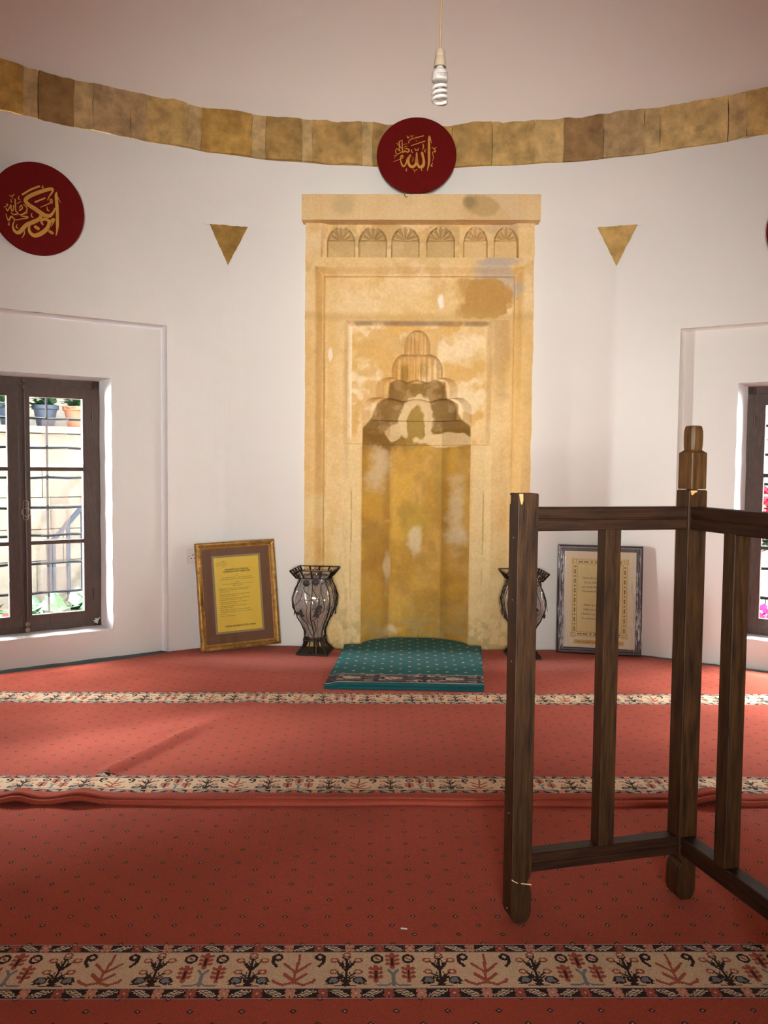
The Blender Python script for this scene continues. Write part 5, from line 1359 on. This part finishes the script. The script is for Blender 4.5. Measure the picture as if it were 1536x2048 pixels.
beads(mb, .0345, .0085, .0058, .0085); o = mb.build('bead_moulding', M['goldb'], gf, fix=False); o['kind'] = 'stuff'
mb = MB(); beads(mb, .0015, .011, .003, .007); o = mb.build('edge_beading', M['goldb'], gf, fix=False); o['kind'] = 'stuff'
rectm(.038, .038, FW - .038, FH - .038, .001).build('mount', M['mount'], gf)
FX0, FX1, FY0, FY1 = .098, FW - .098, .098, FH - .085
rectm(FX0, FY0, FX1, FY1, .0025).build('fillet', M['fillet'], gf)
rectm(FX0 + .013, FY0 + .013, FX1 - .013, FY1 - .013, .004).build('yellow_sheet', M['yellow'], gf)
rectm(.03, .03, FW - .03, FH - .03, -.011).build('backboard', M['mount'], gf)
XC = FW / 2
def tl_m(x, y, z=.0046): return Matrix.Translation((x, y, z))
yt = FY1 - .013
def ln(s, y, size, wid, x=XC, bold=0.0, m_=None, al='CENTER'): text(s, size, tl_m(x, y), m_ or M['paperink'], gf, 'lettering', al, bold=bold, wid=wid)
ln('KIBRIS', yt - .026, .0095, .030, x=FX0 + .072); ln('VAKIFLAR VE', yt - .038, .0095, .042, x=FX0 + .072); ln('DİN İŞLERİ', yt - .050, .0095, .036, x=FX0 + .072); ln('1571', yt - .061, .007, .012, x=FX0 + .072)
mb = MB().tube([(FX0 + .036 + .013 * cos(a * pi / 12), yt - .040 + .015 * sin(a * pi / 12), .0046) for a in range(24)], .0010, 4, closed=True); mb.tube([(FX0 + .036 + .006 * cos(a * pi / 6), yt - .040 + .008 * sin(a * pi / 6), .0046) for a in range(12)], .0012, 4, closed=True)
mb.build('emblem', mat('faint_green_ink', (.42, .38, .05), .8), gf)
ln('ERDEMLERİN EN ÜSTÜNÜ İLE', yt - .078, .0125, .150, bold=.0004); ln('ERDEMLERE SAHİP OLMAK İÇİN', yt - .091, .0125, .168, bold=.0004)
body = [(.116, 'KURAL', .022, 0), (.128, 'Davranışlarımızda ve sözlerimizde daima', .190, 0), (.139, 'doğruluktan ve güzel ahlaktan ayrılmamak gerekir', .212, 0), (.158, 'AMAÇ', .024, 0),
        (.168, 'İnsanlara karşı hoşgörülü olmak ve onlara yardım', .190, 0), (.179, 'elini uzatmak', .062, 0), (.196, 'Başkalarının hakkına saygı duymak, kimseyi', .188, -1), (.205, 'incitmemek, kırmamak ve her zaman iyilik', .178, -1), (.215, 'düşünmek gerekir', .066, -1),
        (.232, 'Büyüklere saygı, küçüklere sevgi göstermek', .188, -1), (.242, 've komşularla iyi geçinmek', .118, -1), (.256, 'Verilen sözü tutmak, emanete sahip çıkmak', .182, -1), (.266, 've adaletli davranmak her işte', .138, -1),
        (.280, 'Fakirlere ve yetimlere yardım etmek', .166, -1), (.290, 'onları gözetip korumak', .106, -1), (.304, 'Kibirden ve gururdan uzak durup alçak', .164, -1), (.314, 'gönüllü olmak', .078, -1), (.328, 'Bilgi sahibi olmak için daima çalışmak', .186, -1), (.341, 'Temizliğe önem vermek ve israftan', .196, -1), (.352, 'kaçınmak', .030, -1), (.366, 'Sabırlı ve şükreden olmak', .090, -1)]
for (dy, s, w_, al) in body:
    x = XC if al == 0 else FX0 + .038 + w_ / 2
    ln(s, yt - dy * 1.0, .0088, w_, x=x)
ln('KARŞILIK BEKLEMEDEN İYİLİK YAPMAK', FY0 + .044, .0135, .192, x=XC + .004, bold=.0004)
rectm(.038, .038, FW - .038, FH - .038, .0060).build('picture_glass', M['pframe'], gf, fix=False)

Mx, W2_, H2_ = frame_basis((.945, 5.222, .036), (1.448, 5.130, .036), (.950, 5.258, .71), (1.452, 5.160, .71))
bf = empty('framed_poem'); bf.matrix_world = Mx; tag(bf, 'plastic-wrapped dark wood frame with an English poem, leaning behind the railing', 'picture')
FW2, FH2 = .512, .680
mitred(MB(), FW2, FH2, [(0, -.014), (0, .010), (.008, .016), (.020, .016), (.024, .011), (.034, .010), (.038, .004), (.038, -.014)]).build('frame', M['mahog'], bf, smooth=30)
rectm(.036, .036, FW2 - .036, FH2 - .036, .001).build('mount', M['cream'], bf)
px0, px1, py0, py1 = .082, FW2 - .082, .100, FH2 - .082
rectm(px0, py0, px1, py1, .002).build('printed_sheet', M['creamy'], bf)
mb = MB(); mb2 = MB()
def ringrect(mb, x0, y0, x1, y1, t, z=.0026):
    for (a, b, c, d) in ((x0, y0, x1, y0 + t), (x0, y1 - t, x1, y1), (x0, y0 + t, x0 + t, y1 - t), (x1 - t, y0 + t, x1, y1 - t)): mb.add([(a, b, z), (c, b, z), (c, d, z), (a, d, z)], [(0, 1, 2, 3)])
ringrect(mb, px0 + .010, py0 + .010, px1 - .010, py1 - .010, .0022); ringrect(mb, px0 + .034, py0 + .034, px1 - .034, py1 - .034, .0026)
ringrect(mb, px0 + .002, py0 + .002, px0 + .030, py0 + .030, .002); ringrect(mb, px1 - .030, py1 - .030, px1 - .002, py1 - .002, .002); ringrect(mb, px0 + .002, py1 - .030, px0 + .030, py1 - .002, .002); ringrect(mb, px1 - .030, py0 + .002, px1 - .002, py0 + .030, .002)
def diam(mb, cx, cy, a, b, z=.0028): mb.add([(cx - a, cy, z), (cx, cy - b, z), (cx + a, cy, z), (cx, cy + b, z)], [(0, 1, 2, 3)])
xm0, xm1, ym0, ym1 = px0 + .023, px1 - .023, py0 + .023, py1 - .023
n = 9
for i in range(1, n):
    for yy_ in (ym0, ym1):
        x = xm0 + (xm1 - xm0) * i / n
        if i % 3 == 0:
            diam(mb, x, yy_, .006, .009); diam(mb, x, yy_, .010, .004)
        else:
            diam(mb2, x - .007, yy_, .009, .006); diam(mb2, x + .007, yy_, .009, .006)
n = 15
for i in range(1, n):
    for x in (xm0, xm1):
        y = ym0 + (ym1 - ym0) * i / n
        if i % 2 == 0: diam(mb, x, y, .010, .004); diam(mb, x, y, .005, .009)
        else: diam(mb2, x, y - .007, .006, .009); diam(mb2, x, y + .007, .006, .009)
mb.build('ornament_border', M['orn'], bf, fix=False); mb2.build('ornament_leaves', M['orn2'], bf, fix=False)
poem = [(.150, 'Come, let us be friends for once,'), (.178, 'Let us make life easy on us,'), (.206, 'Let us be lovers and loved ones,'), (.234, 'The world shall be left to no one.'), (.320, 'Mystic is what they call me,'), (.348, 'Hate is my only enemy;'), (.376, 'I harbor a grudge against none,'), (.404, 'To me the whole wide world is one.')]
for dy, s in poem: text(s, .0175, Matrix.Translation((FW2 / 2, FH2 - .055 - dy, .003)) @ Matrix(((1, .18, 0, 0), (0, 1, 0, 0), (0, 0, 1, 0), (0, 0, 0, 1))), M['ink'], bf, wid=.215 if len(s) > 30 else .19)
rectm(px0 + .022, .060, px1 - .022, .086, .0022).build('plaque', M['plaque'], bf)
text('This is a gift from Cyprus to all visitors', .013, Matrix.Translation((FW2 / 2, .073, .003)), M['ink'], bf, wid=.27)
# stretch wrap: slightly puckered sheet over the whole frame
U, T = np.meshgrid(np.linspace(-.004, FW2 + .004, 60), np.linspace(.022, FH2 + .003, 70))
e = np.minimum(np.minimum(U + .004, FW2 + .004 - U), np.minimum(T - .022, FH2 + .003 - T))
Zw = .020 - .014 * sst(.05, .10, e) - .030 * sst(.006, .0, e) + .0012 * (fbm(U * 8, T, 30, 3, 2) - .5)
grid_mesh('plastic_wrap', U, T, Zw, M['wrap'], bf)
# white strips painting the streak highlights on the wrap's folds, both sides
rr = random.Random(4); fm_ = MB()
for i in range(230):
    side_ = rr.random() < .5; x = rr.gauss(.030, .020) if side_ else FW2 - rr.gauss(.034, .022)
    if not -.002 < x < FW2 + .002: continue
    y0_ = rr.uniform(.03, .60) if rr.random() < .6 else rr.uniform(.02, .28); L_ = rr.uniform(.015, .07); w_ = rr.uniform(.0005, .0016); xe = x + rr.uniform(-.004, .004); z_ = .0215 if min(x, FW2 - x) < .05 else .0125
    fm_.add([(x - w_, y0_, z_), (x + w_, y0_, z_ + .0012), (xe + w_ * .4, y0_ + L_, z_ + .0008), (xe - w_ * .4, y0_ + L_, z_)], [(0, 1, 2, 3)])
o = fm_.build('wrap_glint', mat('white_glint', (.75, .75, .74), .2, spec=.8), bf, fix=False); o['kind'] = 'stuff'

# ------------------------------------------------------------------ iron and glass vases
def vase(lab, x, y, rz, z=.036):
    root = empty('glass_vase', (x, y, z), rz); tag(root, lab, 'vase', 'iron-caged glass vases beside the niche')
    H = .520
    # half width of the cage / glass by height
    hs = [(0.0, .100), (.012, .098), (.03, .080), (.06, .063), (.10, .058), (.14, .060), (.18, .074), (.24, .103), (.30, .124), (.35, .128), (.40, .116), (.44, .097), (.465, .089), (.485, .096), (.515, .128)]
    def hw(z_):
        for (a, wa), (b, wb) in zip(hs, hs[1:]):
            if z_ <= b: t = (z_ - a) / (b - a); t = t * t * (3 - 2 * t) * .5 + t * .5; return wa + (wb - wa) * t
        return hs[-1][1]
    # glass body, bulging between the rods
    zs = np.linspace(.105, .500, 46); n = 64; rows = []
    for z_ in zs:
        row = []
        for k in range(n):
            a = 2 * pi * k / n; c, s = cos(a), sin(a); p = 4.0; r = hw(z_) / (abs(c) ** p + abs(s) ** p) ** (1 / p)
            bul = .5 + .5 * cos(a * 8); r = r * (.90 + .085 * bul * sst(.11, .2, np.array(z_)) * sst(.49, .44, np.array(z_))) * (1 if z_ < .47 else .98)
            r += .003 * sin(a * 5 + z_ * 40)
            row.append((r * c, r * s, z_))
        rows.append(row)
    A = np.array(rows); g = grid_mesh('glass_body', A[..., 0], A[..., 1], A[..., 2], M['vaseglass'], root, wrap=True)
    MB().add([tuple(p) for p in A[0]], [tuple(range(n))]).build('glass_bottom', M['vaseglass'], root, fix=False)
    r0 = .0032
    # vertical rods: corners and side middles
    for sx, sy in ((1, 1), (1, -1), (-1, -1), (-1, 1), (0, -1), (1, 0), (0, 1), (-1, 0)):
        pts = []
        for z_ in np.linspace(.012, .478, 34):
            h = hw(z_) + .001; kk = .90 if sx and sy else 1.0
            pts.append((sx * h * kk + (0.006 * sin(z_ * 20) if sx == 0 else 0), sy * h * kk + (0.006 * sin(z_ * 20) if sy == 0 else 0), z_))
        MB().tube(pts, r0 + .0006 * (1 if sx and sy else 0), 6).build('iron_rod', M['ironv'], root, smooth=True)
    # rim: two square hoops, posts, little scrolls
    rim = MB()
    for z_, h in ((.524, .130), (.474, .096)): rim.tube([(h, h, z_), (-h, h, z_), (-h, -h, z_), (h, -h, z_)], .0032, 6, closed=True)
    for s in range(4):
        R = Matrix.Rotation(s * pi / 2, 3, 'Z')
        for t in (-1, -.5, 0, .5, 1):
            a = R @ Vector((t * .096, -.096, .474)); b = R @ Vector((t * .130, -.130, .524)); rim.tube([a, b], .0062, 4)
        for t in (-.75, -.25, .25, .75):
            for q in (-1, 1):
                c = R @ Vector((t * .113 + q * .011, -.113, .498)); u = R @ Vector((1, 0, 0))
                rim.tube([c - u * .008 + Vector((0, 0, -.005)), c + Vector((0, 0, .008)), c + u * .008 + Vector((0, 0, -.002))], .0028, 4)
    rim.build('rim', M['ironv'], root)
    # foot
    ft = MB()
    ft.box((0, 0, .006), (.200, .200, .012), b=.003)
    for z_, h in ((.085, .060), (.095, .060)): ft.tube([(h, h, z_), (-h, h, z_), (-h, -h, z_), (h, -h, z_)], .0045, 6, closed=True)
    ft.build('foot', M['ironv'], root)
    for s in range(4):
        R = Matrix.Rotation(s * pi / 2, 3, 'Z')
        for t in (-.9, -.35, .35, .9):
            pts = [R @ Vector((t * (hw(z_) if abs(t) > .5 else .058 + (hw(z_) - .058) * .5), -hw(z_) + .002, z_)) for z_ in np.linspace(.010, .09, 7)]
            MB().tube(pts, .0042, 5).build('foot_strut', M['ironv'], root)
    # climbing vines, flowers, leaves on each side
    def P(R, u, z_): 
        h = hw(z_) * 1.0 + .0015; return R @ Vector((u * h, -h, z_))
    for s in range(4):
        R = Matrix.Rotation(s * pi / 2, 3, 'Z')
        vines = [[(-.05, .11), (-.35, .15), (-.45, .20), (-.60, .235), (-.62, .26)], [(0, .11), (.30, .16), (.15, .20), (.05, .215)], [(0, .215), (.35, .24), (.50, .275), (.42, .30)],
                 [(0, .17), (-.25, .20), (-.30, .26), (-.18, .30), (-.28, .34), (-.05, .375)], [(-.05, .375), (-.35, .40), (-.45, .43)], [(.03, .42), (.25, .38), (.42, .34), (.36, .315)], [(.88, .455), (.60, .44), (.52, .40), (.62, .34), (.66, .29), (.50, .262)],
                 [(-.92, .30), (-.70, .32), (-.50, .35), (-.46, .40)], [(.06, .472), (-.2, .468), (-.30, .45)]]
        vm = MB()
        for v_ in vines:
            pts = []
            for i in range(len(v_) - 1):
                p0, p1, p2, p3 = v_[max(i - 1, 0)], v_[i], v_[i + 1], v_[min(i + 2, len(v_) - 1)]
                for q in range(5):
                    t = q / 5; f = lambda a, b, c, d: .5 * (2 * b + (c - a) * t + (2 * a - 5 * b + 4 * c - d) * t * t + (3 * b - a - 3 * c + d) * t ** 3)
                    pts.append(P(R, f(p0[0], p1[0], p2[0], p3[0]), f(p0[1], p1[1], p2[1], p3[1])))
            pts.append(P(R, *v_[-1])); vm.tube(pts, .0022, 5)
        vm.build('vine', M['ironv'], root, smooth=True)
        outn = R @ Vector((0, -1, 0)); ux = R @ Vector((1, 0, 0))
        for (u, z_) in ((-.36, .446), (.24, .454)):
            c = P(R, u, z_) + outn * .004; fm = MB(); k = 40
            pts = [c + ux * (.024 * (1 - .22 * abs(cos(4 * 2 * pi * i / k))) * cos(2 * pi * i / k)) + Vector((0, 0, .024 * (1 - .22 * abs(cos(4 * 2 * pi * i / k))) * sin(2 * pi * i / k))) + outn * .0 for i in range(k)]
            fm.add([p + outn * .0 for p in pts] + [c + outn * .004], [(i, (i + 1) % k, k) for i in range(k)]); fm.add([p - outn * .001 for p in pts], [tuple(range(k))])
            fl_ = fm.build('flower', M['ironv'], root, fix=False)
            fl_c = MB().lathe([(.0, -.002), (.004, -.001), (.005, .001), (.003, .004), (0, .005)], (0, 0, 0), 10, cap=False)
            fl_c.xf(Matrix.Translation(c + outn * .003)).build('flower_centre', M['brass'], fl_, smooth=True)
        for (u, z_, sc, fl2) in ((-.58, .262, 1.25, 1), (.32, .272, 1.4, 0)):
            c = P(R, u, z_) + outn * .005
            if fl2: pts2 = [(-.028, .004), (-.018, .010), (-.010, .006), (-.004, .020), (.006, .022), (.008, .010), (.014, .004), (.012, -.004), (.024, -.008), (.016, -.016), (-.002, -.016), (-.004, -.006), (-.020, -.010)]
            else: pts2 = [(-.012, -.006), (-.008, .014), (.004, .030), (.020, .032), (.030, .020), (.022, .018), (.012, .018), (.008, .008), (.016, .006), (.006, -.002), (.010, -.026), (-.006, -.018), (-.024, -.022)]
            lm = MB().prism([(a * sc * .9, b * sc) for a, b in pts2], 0, .003, lambda a, b, w_: c + ux * a + Vector((0, 0, b)) + outn * w_)
            lm.build('leaf', M['ironv'], root)
    return root
vase('glass vase in a black iron cage left of the niche beside the gold frame', -.574, 5.108, radians(-6))
vase('glass vase in an iron cage right of the niche, mostly hidden by the railing post', .711, 5.105, radians(4))
